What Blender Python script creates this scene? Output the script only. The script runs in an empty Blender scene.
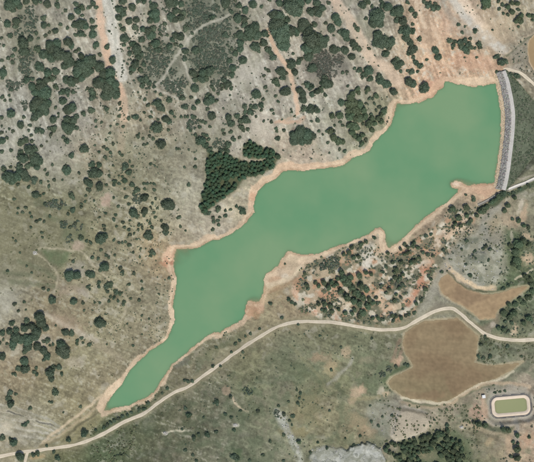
import bpy, math, random
import numpy as np

# ------------------------------------------------------------------ camera, sky, sun, exposure
scene = bpy.context.scene
H = 1200.0                       # flying height above the water surface, metres (1 px of the photo = 1 m at water level)
cam_d = bpy.data.cameras.new('camera')
cam_d.sensor_width = 36.0
cam_d.lens = 36.0 * H / 534.0
cam_d.clip_start = 10.0
cam_d.clip_end = 30000.0
cam = bpy.data.objects.new('camera', cam_d)
cam.location = (0, 0, H)
cam.rotation_euler = (0, 0, 0)
scene.collection.objects.link(cam)
scene.camera = cam

SUN_EL, SUN_AZ = math.radians(61), math.radians(158)      # azimuth clockwise from north (+Y)
world = bpy.data.worlds.new('World'); scene.world = world
world.use_nodes = True
wn = world.node_tree
sky = wn.nodes.new('ShaderNodeTexSky'); sky.sky_type = 'NISHITA'; sky.sun_disc = False
sky.sun_elevation = SUN_EL; sky.sun_rotation = SUN_AZ
bg = wn.nodes['Background']; bg.inputs['Strength'].default_value = 0.10
wn.links.new(sky.outputs['Color'], bg.inputs['Color'])

sun_d = bpy.data.lights.new('sun', 'SUN'); sun_d.energy = 2.7; sun_d.angle = math.radians(0.55)
sun_d.color = (1.0, 0.955, 0.89)
sun = bpy.data.objects.new('sun', sun_d)
sun.rotation_euler = (math.pi/2 - SUN_EL, 0, math.pi - SUN_AZ)
scene.collection.objects.link(sun)
# sun lamp shines along its local -Z: tilt so that it comes from azimuth SUN_AZ

vs = scene.view_settings
vs.view_transform = 'Standard'; vs.look = 'None'; vs.exposure = 0.13; vs.gamma = 1.0
vs.use_curve_mapping = False
scene.cycles.max_bounces = 6
scene.cycles.transparent_max_bounces = 8

COL = scene.collection
R = random.Random(11)
rng = np.random.default_rng(5)

# ------------------------------------------------------------------ helpers
def s2l(c):
    c = np.asarray(c, dtype=np.float64) / 255.0
    return np.where(c <= 0.04045, c / 12.92, ((c + 0.055) / 1.055) ** 2.4)

def hash2(ix, iy, seed):
    h = (ix.astype(np.int64) * 374761393 + iy.astype(np.int64) * 668265263 + seed * 1442695041) & 0xFFFFFFFF
    h = ((h ^ (h >> 13)) * 1274126177) & 0xFFFFFFFF
    h = h ^ (h >> 16)
    return (h & 0xFFFF).astype(np.float32) / 65535.0

def vnoise(x, y, seed=0):
    x = np.asarray(x, dtype=np.float64); y = np.asarray(y, dtype=np.float64)
    ix = np.floor(x); iy = np.floor(y)
    fx = (x - ix).astype(np.float32); fy = (y - iy).astype(np.float32)
    fx = fx * fx * fx * (fx * (fx * 6 - 15) + 10); fy = fy * fy * fy * (fy * (fy * 6 - 15) + 10)
    a = hash2(ix, iy, seed); b = hash2(ix + 1, iy, seed); c = hash2(ix, iy + 1, seed); d = hash2(ix + 1, iy + 1, seed)
    return (a * (1 - fx) + b * fx) * (1 - fy) + (c * (1 - fx) + d * fx) * fy

def fbm(x, y, scale, octs=4, seed=0, gain=0.5):
    s = 0; amp = 1; tot = 0; f = 1.0 / scale
    ca, sa = math.cos(0.6), math.sin(0.6)
    for o in range(octs):
        xr = (x * ca - y * sa) * f + 17.3 * o; yr = (x * sa + y * ca) * f - 9.1 * o
        s = s + amp * vnoise(xr, yr, seed + o * 7); tot += amp
        amp *= gain; f *= 2.03
        ca, sa = ca * 0.8 - sa * 0.6, sa * 0.8 + ca * 0.6
    return s / tot                      # 0..1

def sstep(x, a, b):
    t = np.clip((x - a) / (b - a), 0, 1)
    return t * t * (3 - 2 * t)

def seg_dist(u, v, pts, closed):
    """distance to a polyline, plus inside mask when closed"""
    P = np.asarray(pts, dtype=np.float64)
    n = len(P)
    d2 = np.full(u.shape, 1e12); ins = np.zeros(u.shape, dtype=bool)
    for i in range(n if closed else n - 1):
        ax, ay = P[i]; bx, by = P[(i + 1) % n]
        dx, dy = bx - ax, by - ay
        L = dx * dx + dy * dy
        if L == 0: continue
        t = np.clip(((u - ax) * dx + (v - ay) * dy) / L, 0, 1)
        q = (u - ax - t * dx) ** 2 + (v - ay - t * dy) ** 2
        np.minimum(d2, q, out=d2)
        if closed and ay != by:
            c = (ay > v) != (by > v)
            ins ^= c & (u < (bx - ax) * (v - ay) / (by - ay) + ax)
    return np.sqrt(d2), ins

def sdf(u, v, pts, closed=True, margin=60.0):
    """signed distance (negative inside); only worked out near the shape"""
    P = np.asarray(pts)
    out = np.full(u.shape, margin)
    m = (u > P[:, 0].min() - margin) & (u < P[:, 0].max() + margin) & (v > P[:, 1].min() - margin) & (v < P[:, 1].max() + margin)
    d, ins = seg_dist(u[m], v[m], pts, closed)
    if closed: d = np.where(ins, -d, d)
    out[m] = d
    return out

def smooth_line(pts, step=2.0):
    """Catmull-Rom through the points, resampled"""
    P = [np.array(p, float) for p in pts]
    P = [2 * P[0] - P[1]] + P + [2 * P[-1] - P[-2]]
    out = []
    for i in range(1, len(P) - 2):
        a, b, c, d = P[i - 1], P[i], P[i + 1], P[i + 2]
        n = max(1, int(np.linalg.norm(c - b) / step))
        for k in range(n):
            t = k / n
            out.append(0.5 * (2 * b + (c - a) * t + (2 * a - 5 * b + 4 * c - d) * t * t + (3 * b - a - 3 * c + d) * t ** 3))
    out.append(P[-2])
    return np.array(out)

def link(name, me, parent=None):
    o = bpy.data.objects.new(name, me)
    COL.objects.link(o)
    if parent: o.parent = parent
    return o

def tag(o, label=None, cat=None, group=None, kind=None):
    if label: o['label'] = label
    if cat: o['category'] = cat
    if group: o['group'] = group
    if kind: o['kind'] = kind
    return o

def mesh(name, verts, faces, mat=None, smooth=False):
    me = bpy.data.meshes.new(name)
    verts = np.asarray(verts, dtype=np.float32)
    if isinstance(faces, np.ndarray):
        nf, k = faces.shape
        me.vertices.add(len(verts)); me.vertices.foreach_set('co', verts.ravel())
        me.loops.add(nf * k); me.loops.foreach_set('vertex_index', faces.astype(np.int32).ravel())
        me.polygons.add(nf)
        me.polygons.foreach_set('loop_start', np.arange(0, nf * k, k, dtype=np.int32))
        me.update(calc_edges=True)
    else:
        me.from_pydata(verts.tolist(), [], faces); me.update()
    if smooth: me.polygons.foreach_set('use_smooth', np.ones(len(me.polygons), dtype=bool))
    if mat: me.materials.append(mat)
    return me

# ------------------------------------------------------------------ traced outlines (photo pixels)
LAKE = [(496,83),(485,84.5),(474,86),(466,84),(459,83),(451,81.5),(444.5,80.5),(442.5,86),(436,92.5),(429,98),(421,101),(410,103),(400.5,102.2),(396.5,102.5),(394.5,106),
 (393.5,115.5),(390.5,122.5),(387,129.5),(379,136),(373,143),(368.5,150),(361,154.5),(351,157.5),(344.6,164),(335,166.5),(325.8,167.5),(314,168.5),(303,170),(292,169.5),(283,170.5),(274,179),(266,182.5),
 (257.5,190),(254,198),(253,205),(253.5,212),(244.5,222.7),(234,231),(226,235.5),(219,238.5),(211,239.5),(204,243.5),(196,247.3),(187,248.3),(178,247.6),(174.5,248.5),(173.5,254.6),(172.5,262),(173.2,270),(175.7,279),(174.8,290),(172,302),(172.3,308),(174.2,319.5),(170.5,330),
 (166.5,339.5),(159,344.5),(152,348),(144,355.5),(137.3,361.3),(130,369.7),(124,379),(116,390),(109.5,397.5),(105,404.5),(102.8,409),(104.5,412),(110,411),(115.7,409),(122,407),(129,405.8),(137,402.5),(144,400),(151,395.5),(156.5,389.5),(160.3,383.6),
 (164.5,377),(168.5,371),(173,364.5),(178,360.5),(184,355.5),(190,351),(196,345.5),(203,339.7),(209,335.5),(214.7,332.8),(220.5,333.2),(224.5,329.8),(231,327.3),(238,323.2),(243,319.7),(246,313.5),(246.3,307.7),(248.5,302),(254.7,302.7),(260,303),(263,296.5),(265,288),(264.2,280),(267,275),
 (273,270.5),(278.5,266.5),(282,259.5),(286,255),(289.3,252),(293,253.8),(300.6,255.2),(310,255.3),(318.2,254.6),(326,251.5),(333,248.3),(341,245.5),(348.3,243.3),(357,239.5),(365.9,235.8),(373.5,231.8),(377.5,228.6),(381,228.3),(383.6,231.2),(384.3,236),(385,242),(386.4,248.6),(389.5,249.5),(396,244.8),
 (401.5,240.8),(407.6,235),(416,225.8),(427.6,216.8),(437,209.8),(446,203.3),(454.5,196.8),(459.5,191.2),(461,188.6),(456,188.2),(452,186.4),(452,183.4),(456,181.8),(461.5,183.5),(467,186.3),(476,185.6),(486,184.2),(495,183.6),(495.8,175.7),(497.5,164),(499.3,153.7),(500.8,143.7),(501.7,127),(501.7,112),(499,95.3)]
FIELD_UP = [(437.6,283.5),(440.5,278),(444,274.7),(449,273.4),(457.7,282),(466.5,288.5),(474,291.5),(482.8,293.5),(492,293.5),(500.4,292),(513,287.6),(522,286),(529.2,285.2),(528,288),(523,292),(515,298),(508,303.5),(499,309.8),(496.5,314),(495.4,318.6),(480.3,319.4),(471.3,312.6),(461.2,305.3),(452.2,301.3),(441.4,293.5)]
FIELD_BIG = [(404.3,333),(414,325.7),(422.7,321.3),(436,319.8),(450,318.6),(458.5,318),(466,324.5),(473,331),(479.5,336),(477.5,343.8),(476.7,356.3),(475,362),(484,364.8),(495,365.5),(511.7,363),(523.3,361.3),(511.7,370.5),(500,377),(490,381.3),(480.3,383),(470.3,387.4),(455.2,397.4),(447,401),(440,402.5),(432,401),(425,400),(410,399),(402,396.3),(396,392),(391,388.7),(387.2,382.4),(391,377.4),(397.7,374.3),(409.3,369.3),(412.7,366.3),(409.3,359.7),(404.3,351.3),(402.7,343)]
FIELD_NE = [(528,40),(534,33.5),(560,25),(590,60),(560,88),(541,77),(533,70),(528.5,62),(526.5,50)]
ROAD = [(-900,430),(-500,455),(-250,466),(-120,464),(-60,462),(-20,459),(0,456.5),(12,454),(25,451.8),(41.7,450),(55,448),(71.7,445.5),(89,440),(105.7,432.5),(122.3,423),(132.3,418.3),(144,413.5),(155.7,405),(165.7,397.5),(176,391.5),(188,386.5),(209.7,371.3),(224.7,360.5),(239.7,349.7),(254.7,339.7),(267,332.5),(277,327),(288.7,323.2),(302,321.5),(317,321.7),(330.3,322),(342,323.8),(356,326.2),(366,328),(381,329.7),(392.7,329.7),(404.3,327.5),(412.7,323),(425,316),(437.6,310.3),(447,308.3),(453.5,309),(460.2,313.6),(470.3,322.3),(482.8,332.4),(491,336),(500.4,338.7),(510,340),(520.4,340.4),(534,339.4),(560,337),(600,338),(700,348),(900,335),(1300,360)]
SPUR = [(27.5,452),(26.5,456),(25,462),(22,475),(15,500),(-10,560),(-30,700),(0,1000)]
CREST = [(503.5,71),(507,80.3),(510,93.6),(512,105),(513,115),(512.7,127),(511.6,140),(510,153.7),(508.6,165),(507,175),(505.2,184),(503.5,190)]
EAST_ROAD = [(503.5,69.5),(507.5,69),(513.6,70.7),(520.7,73.2),(526.8,77.8),(532,82.4),(542,92),(560,106),(610,118),(700,112),(900,60)]
SPILL = [(478,205.3),(486,201.3),(493,197.2),(500,193),(508.5,189.4),(517.6,185.6),(524.8,183),(534,178.8),(560,168),(620,150),(720,140)]
KNOLL_RIM = [(446,262),(449,268),(455,274),(460,278),(466,282),(473,285.5),(480,288),(487,289.5),(495,288.5)]
OUTCROP = [(312,449),(318,447.5),(331,446.2),(341,448.5),(347.5,450.5),(350,447),(354.6,444.3),(363,443.2),(376,444),(381,449),(386,456.4),(390,470),(385,500),(320,500),(309,462)]
MOUND = [(399,407),(405,405.5),(411,406.7),(420,408.7),(427.7,411.7),(434,420),(433,426),(429,430),(420,434.5),(411,438),(400,440),(394,441.7),(389,435),(391,428),(392.7,421.7),(396,414)]
PINES_W = [(208,153),(217,151),(224,153.5),(232,157),(243,161.5),(250,163),(262,160.5),(270,159),(280,156.5),(276,164),(268,171),(257,174.5),(246,176.5),(243,181),(238,188),(233.5,191),(228,195),(222,199),(216,203.5),(208,210),(203,213.5),(200,209),(200.5,201),(203.5,190),(206.5,179)]
PINES_N = [(243,147),(248,141),(255,143),(262,146.5),(269,149),(275,152),(281,156),(270,157.5),(258,159),(250,158),(243,157)]
WOOD_SE = [(378,442),(388,443.5),(400,441),(410,438.5),(420,436),(432,433),(445,428.5),(452,433),(462,445),(466,462),(468,480),(402,480),(399,462),(394,455),(384,452)]
ROADL = smooth_line(ROAD); SPURL = smooth_line(SPUR); CRESTL = smooth_line(CREST, 1.5); EASTL = smooth_line(EAST_ROAD); SPILLL = smooth_line(SPILL)
BC, BA = (510.8, 405.8), math.radians(-5.0)      # irrigation pond centre, tilt

def pond_f(u, v, hx, hy, rad):
    du, dv = u - BC[0], v - BC[1]
    x = du * math.cos(BA) + dv * math.sin(BA); y = -du * math.sin(BA) + dv * math.cos(BA)
    qx = np.abs(x) - hx + rad; qy = np.abs(y) - hy + rad
    return np.hypot(np.maximum(qx, 0), np.maximum(qy, 0)) + np.minimum(np.maximum(qx, qy), 0) - rad

# ------------------------------------------------------------------ terrain grid (pixel space) and heights
def axis(lo, hi, step, far, n):
    core = np.arange(lo, hi + step, step)
    g = np.geomspace(step * 1.5, far, n)
    return np.concatenate([(lo - np.cumsum(g))[::-1], core, core[-1] + np.cumsum(g)])
AU = axis(-30, 564, 0.8, 1300, 34); AV = axis(-30, 492, 0.8, 1300, 34)
U, V = np.meshgrid(AU, AV)
U = U.astype(np.float64); V = V.astype(np.float64)

HP = [(0,0,36),(100,0,32),(200,0,30),(300,0,27),(400,0,19),(460,0,13),(534,0,10),(0,100,33),(100,100,28),(200,100,21),(300,100,12),(370,100,7),(0,200,29),(100,200,20),(180,180,13),
 (0,300,25),(100,300,14),(0,380,14),(80,360,11),(0,430,9),(50,430,5),(20,460,5),(100,440,6),(160,425,9),(250,440,14),(200,375,6),(300,420,12),(350,455,13),(300,340,7),(380,350,6),(440,370,4.5),(480,310,4),(440,330,4.5),
 (478,258,9),(430,430,9),(510,405,6),(534,462,10),(340,280,7),(400,270,8),(440,230,7),(470,225,7),(534,230,2),(525,205,2),(540,140,-7),(530,110,-6),(538,170,-5),(534,60,5),(505,60,6),(520,70,5),(510,340,3),(520,270,4),(460,60,8),(534,300,2),(420,400,5),(200,450,11),(600,0,8),(600,140,-9),(600,300,0),(600,460,9),(-60,200,34),(-60,0,40),(200,-60,33),(500,-60,12),(250,520,15),(500,520,13)]
def land_height(u, v):
    num = np.zeros(u.shape); den = np.full(u.shape, 1e-9)
    for a, b, z in HP:
        q = ((u - a) ** 2 + (v - b) ** 2)
        w = np.exp(-np.minimum(q / (2 * 42.0 ** 2), 60)) + 1e-4 / (1 + q / 1e4)
        num += w * z; den += w
    return num / den

wu = U + 1.6 * (fbm(U, V, 7, 3, 3) - 0.5) * 2; wv = V + 1.6 * (fbm(U, V, 7, 3, 4) - 0.5) * 2     # ragged edges
lakeD = sdf(U + 1.15 * (fbm(U, V, 4.5, 3, 8) - .5) * 2, V + 1.15 * (fbm(U, V, 4.5, 3, 9) - .5) * 2, LAKE, True, 90)
roadD = np.minimum.reduce([sdf(U, V, ROADL, False), sdf(U, V, SPURL, False), sdf(U, V, EASTL, False), sdf(U, V, SPILLL, False)])
fieldD = np.minimum.reduce([sdf(U, V, FIELD_UP), sdf(U, V, FIELD_BIG), sdf(U, V, FIELD_NE)])
pondD = pond_f(U, V, 20.5, 11.2, 7.5)
Zc = land_height(U, V)
far = sstep(np.hypot(U - 267, V - 231), 420, 2200)
Zc = Zc + far * 60 * (fbm(U, V, 900, 3, 77) - 0.35)
rough = np.clip(np.minimum.reduce([(roadD - 3) / 8, (fieldD - 0.5) / 8, (pondD - 3) / 6]), 0, 1)
d = np.maximum(lakeD, 0)
S = sstep(d, 1, 75)
bump = (fbm(U, V, 60, 4, 21) - 0.5) * 7 * sstep(d, 8, 60) + (fbm(U, V, 9, 3, 23) - 0.5) * 1.3 * sstep(d, 4, 20)
Z = Zc * S + 0.06 + np.minimum(d, 12) * 0.11 + bump * rough
shallow = np.exp(-((U - 182) ** 2 + (V - 256) ** 2) / 240) + np.exp(-((U - 462) ** 2 / 300 + (V - 182) ** 2 / 40)) + np.exp(-((U - 254) ** 2 + (V - 300) ** 2) / 60) \
    + np.exp(-((U - 105) ** 2 + (V - 410) ** 2) / 70) + 0.8 * np.exp(-((U - 390) ** 2 + (V - 243) ** 2) / 90) + 0.7 * np.exp(-((U - 399) ** 2 + (V - 106) ** 2) / 90) + 0.5 * np.exp(-((U - 290) ** 2 + (V - 252) ** 2) / 60)
bed = np.minimum(lakeD, 0)
Z = np.where(lakeD < 0, np.maximum(-0.05 + bed * (0.24 - 0.20 * np.clip(1.25 * shallow, 0, 1)), -5.0), Z)
# gully running on from the lake's tail
gul = sdf(U, V, smooth_line([(103,412),(85,424),(70,436),(50,447),(30,457)]), False)
Z -= 1.6 * np.exp(-(gul / 3.5) ** 2) * sstep(lakeD, 6, 14) * rough
# limestone outcrop, knoll rim, mound
jag = 2.2 * (fbm(U, V, 4, 2, 33) - .5) * 2
oc = sdf(wu + jag, wv + 2.0 * (fbm(U, V, 5, 2, 34) - .5) * 2, OUTCROP)
Z += (1.2 + 1.6 * sstep(U, 338, 352)) * sstep(-oc, -0.4 , 0.9) * sstep(460 - V + 0 * U, -60, 0) + np.where(oc < 0, (fbm(U, V, 5, 3, 31) - .5) * 1.8, 0)
kr = sdf(wu, wv, [(446,262),(449,268),(455,274),(460,278),(466,282),(473,285.5),(480,288),(487,289),(497,285),(506,270),(506,255),(498,241),(480,236),(462,240),(450,250)])
Z += 2.5 * (sstep(-kr, -0.5, 2.5) * sstep(V, 258, 276) + sstep(-kr, -4, 10) * (1 - sstep(V, 258, 276))) + 2.5 * sstep(-kr, 6, 24)
kr2 = sdf(wu, wv, [(468,256),(474,252),(484,252),(489,258),(487,265),(478,267),(470,264)])
Z += 1.5 * sstep(-kr2, -0.5, 1.2)
mo = sdf(wu, wv, MOUND)
Z += 3.0 * sstep(-mo, -1.0, 6)
for pts in ([(114,457),(117,454.6),(121,455.3),(125,453.8),(130,458),(128,475),(112,475)], [(180,-3),(190,-3),(195,-1),(180,-1)]):
    Z += 2.0 * sstep(-sdf(wu, wv, pts), -0.3, 0.8)
# dam: crest distance (s, positive downstream) and position along it
cs, _ = seg_dist(U, V, CRESTL, False)
side = np.sign(U - np.interp(V, CRESTL[:, 1], CRESTL[:, 0]))
cs = cs * np.where(side == 0, 1, side)
def dam_prof(s):
    return np.interp(s, [-30, -12.5, -10.8, -2.4, 2.1, 26, 60], [-8, -0.8, 0, 4.0, 4.0, -6.5, -9])
alongN = V - 71; alongS = 190 - V
dsmax = np.clip(np.minimum(3 + alongN * 0.62, 2.5 + alongS * 0.62), 0, 25)
inD = (alongN > 4) & (alongS > 4) & (cs > -10.8) & (cs < dsmax + 0.5)
Z = np.where(inD, np.minimum(Z, dam_prof(cs) - 0.7), Z)
apron = (cs > 2) & (cs >= dsmax) & (alongN > -6) & (alongS > -10)
Z = np.where(apron, np.minimum(Z, dam_prof(np.minimum(cs, dsmax)) - 0.25 + 0.42 * (cs - dsmax)), Z)
# level platform for the irrigation pond
pz = 5.2
Z = Z + (pz - Z) * (1 - sstep(pondD, 2.5, 8.0))
Z = np.where(pond_f(U, V, 20.2, 10.9, 7.4) < 0, pz - 1.6, Z)

CU0, CV0, CST = -30.0, -30.0, 0.8
i0 = int(np.searchsorted(AU, -30 - 1e-6)); j0 = int(np.searchsorted(AV, -30 - 1e-6))
nu = int(round((AU[-1] > 0) and (np.sum((AU >= -30 - 1e-6) & (AU <= 564.9))))); nv = int(np.sum((AV >= -30 - 1e-6) & (AV <= 492.9)))
ZI = Z[j0:j0 + nv, i0:i0 + nu]; LD = lakeD[j0:j0 + nv, i0:i0 + nu]
def samp(G, u, v):
    x = np.clip((np.asarray(u, float) - CU0) / CST, 0, G.shape[1] - 1.001); y = np.clip((np.asarray(v, float) - CV0) / CST, 0, G.shape[0] - 1.001)
    i = x.astype(int); j = y.astype(int); fx = x - i; fy = y - j
    return (G[j, i] * (1 - fx) + G[j, i + 1] * fx) * (1 - fy) + (G[j + 1, i] * (1 - fx) + G[j + 1, i + 1] * fx) * fy
def zat(u, v): return samp(ZI, u, v)
def zfull(u, v):
    i = np.clip(np.searchsorted(AU, u) - 1, 0, len(AU) - 2); j_ = np.clip(np.searchsorted(AV, v) - 1, 0, len(AV) - 2)
    fx = (u - AU[i]) / (AU[i + 1] - AU[i]); fy = (v - AV[j_]) / (AV[j_ + 1] - AV[j_])
    return (Z[j_, i] * (1 - fx) + Z[j_, i + 1] * fx) * (1 - fy) + (Z[j_ + 1, i] * (1 - fx) + Z[j_ + 1, i + 1] * fx) * fy
def wpos(u, v, z):
    """pixel + height -> world; the pixel gives the direction, the terrain height the distance"""
    k = (H - np.asarray(z, float)) / H
    return np.stack([(np.asarray(u, float) - 267) * k, (231 - np.asarray(v, float)) * k, np.broadcast_to(z, np.shape(u)) * 1.0], -1)

# ------------------------------------------------------------------ materials
K_ALB = 1.0
def nodes_mat(name):
    m = bpy.data.materials.new(name); m.use_nodes = True
    nt = m.node_tree; b = nt.nodes['Principled BSDF']
    return m, nt, b
def mix_mul(nt, a, b_val, fac_socket):
    pass
def noise_node(nt, scale, detail=4, rough=0.6, coord=None):
    n = nt.nodes.new('ShaderNodeTexNoise'); n.inputs['Scale'].default_value = scale
    n.inputs['Detail'].default_value = detail; n.inputs['Roughness'].default_value = rough
    if coord: nt.links.new(coord, n.inputs['Vector'])
    return n
def ramp(nt, src, lo, hi, a=0.0, b=1.0):
    mr = nt.nodes.new('ShaderNodeMapRange'); mr.inputs['From Min'].default_value = a; mr.inputs['From Max'].default_value = b
    mr.inputs['To Min'].default_value = lo; mr.inputs['To Max'].default_value = hi
    nt.links.new(src, mr.inputs['Value']); return mr.outputs['Result']
def math_mul(nt, a, b):
    n = nt.nodes.new('ShaderNodeMath'); n.operation = 'MULTIPLY'
    for i, s in enumerate((a, b)):
        if isinstance(s, (int, float)): n.inputs[i].default_value = s
        else: nt.links.new(s, n.inputs[i])
    return n.outputs[0]
def scale_col(nt, col, fac):
    n = nt.nodes.new('ShaderNodeVectorMath'); n.operation = 'SCALE'
    nt.links.new(col, n.inputs[0]); nt.links.new(fac, n.inputs['Scale'])
    return n.outputs[0]
def add_bump(nt, b, src, strength, dist):
    bp = nt.nodes.new('ShaderNodeBump'); bp.inputs['Strength'].default_value = strength; bp.inputs['Distance'].default_value = dist
    nt.links.new(src, bp.inputs['Height']); nt.links.new(bp.outputs['Normal'], b.inputs['Normal'])
def mottled(name, rgb, var=0.25, scale=0.5, rough=0.9, bump=0.3, bdist=0.3, spec=0.15, attr=None, rand=0.0):
    """plain procedural surface: base colour varied by two scales of noise"""
    m, nt, b = nodes_mat(name)
    geo = nt.nodes.new('ShaderNodeNewGeometry')
    n1 = noise_node(nt, scale, 5, 0.65, geo.outputs['Position']); n2 = noise_node(nt, scale * 0.13, 3, 0.5, geo.outputs['Position'])
    f = math_mul(nt, ramp(nt, n1.outputs['Fac'], 1 - var, 1 + var, 0.25, 0.75), ramp(nt, n2.outputs['Fac'], 1 - var * .5, 1 + var * .5, 0.3, 0.7))
    if rand:
        oi = nt.nodes.new('ShaderNodeObjectInfo')
        f = math_mul(nt, f, ramp(nt, oi.outputs['Random'], 1 - rand, 1 + rand))
    if attr:
        c = nt.nodes.new('ShaderNodeAttribute'); c.attribute_name = attr; col = c.outputs['Color']
    else:
        c = nt.nodes.new('ShaderNodeRGB'); c.outputs[0].default_value = (*s2l(rgb), 1); col = c.outputs[0]
    nt.links.new(scale_col(nt, col, f), b.inputs['Base Color'])
    b.inputs['Roughness'].default_value = rough; b.inputs['Specular IOR Level'].default_value = spec
    if bump: add_bump(nt, b, n1.outputs['Fac'], bump, bdist)
    return m

M = {}
M['ground'] = mottled('dry_ground', None, 0.20, 0.75, 0.95, 0.6, 0.7, 0.05, attr='Col')
M['road'] = mottled('pale_dirt_road', None, 0.10, 0.5, 0.95, 0.2, 0.2, 0.05, attr='Col')
M['field'] = mottled('ploughed_earth', None, 0.05, 0.35, 0.95, 0.15, 0.2, 0.03, attr='Col')
M['beige_stone'] = mottled('bleached_stone', (212,192,160), 0.14, 0.9, 0.9, 0.4, 0.4)
M['riprap'] = mottled('grey_riprap', (166,163,157), 0.3, 0.8, 0.9, 0.3, 0.3, rand=0.0)
M['crest'] = mottled('crest_gravel', (190,185,174), 0.16, 0.7, 0.95, 0.2, 0.2)
M['turf'] = mottled('dam_turf', (98,104,84), 0.35, 0.35, 0.95, 0.6, 0.8)
M['concrete'] = mottled('pale_concrete', (214,208,196), 0.08, 0.7, 0.8, 0.1, 0.1)
M['grey_concrete'] = mottled('weathered_concrete', (150,146,134), 0.12, 0.7, 0.85, 0.1, 0.1)
M['bank'] = mottled('pond_bank', (218,200,176), 0.08, 0.4, 0.9, 0.15, 0.2)
M['ditch'] = mottled('ditch_lining', (104,103,100), 0.2, 0.8, 0.9, 0.2, 0.2)
M['stone'] = mottled('limestone', (190,186,174), 0.2, 0.6, 0.9, 0.4, 0.3)
M['whitewash'] = mottled('whitewash', (222,220,212), 0.06, 1.5, 0.8, 0.1, 0.05)
M['door'] = mottled('grey_door', (92,98,100), 0.06, 2.0, 0.6, 0.0)
M['bark'] = mottled('bark', (92,78,62), 0.25, 3.0, 0.95, 0.4, 0.1)

def leaf_mat(name, rgb, var=0.3, rand=0.12):
    m, nt, b = nodes_mat(name)
    geo = nt.nodes.new('ShaderNodeNewGeometry'); oi = nt.nodes.new('ShaderNodeObjectInfo')
    n1 = noise_node(nt, 0.9, 3, 0.6, geo.outputs['Position'])
    c = nt.nodes.new('ShaderNodeRGB'); c.outputs[0].default_value = (*s2l(rgb), 1)
    hs = nt.nodes.new('ShaderNodeHueSaturation'); nt.links.new(c.outputs[0], hs.inputs['Color'])
    nt.links.new(ramp(nt, oi.outputs['Random'], 0.455, 0.52), hs.inputs['Hue'])
    f = math_mul(nt, ramp(nt, n1.outputs['Fac'], 1 - var, 1 + var, 0.3, 0.7), ramp(nt, oi.outputs['Random'], 1 - rand, 1 + rand))
    nt.links.new(scale_col(nt, hs.outputs[0], f), b.inputs['Base Color'])
    b.inputs['Roughness'].default_value = 0.65; b.inputs['Specular IOR Level'].default_value = 0.25
    return m
M['oak'] = leaf_mat('oak_foliage', (82,98,77), .24, .17)
M['wood'] = leaf_mat('green_foliage', (94,110,82))
M['pine'] = leaf_mat('pine_needles', (72,98,71), 0.25, 0.15)
M['shrub'] = leaf_mat('shrub_foliage', (87,101,79), 0.3, 0.2)
M['scrub'] = mottled('scrub_foliage', None, 0.25, 1.2, 0.9, 0.0, attr='Col')

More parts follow.
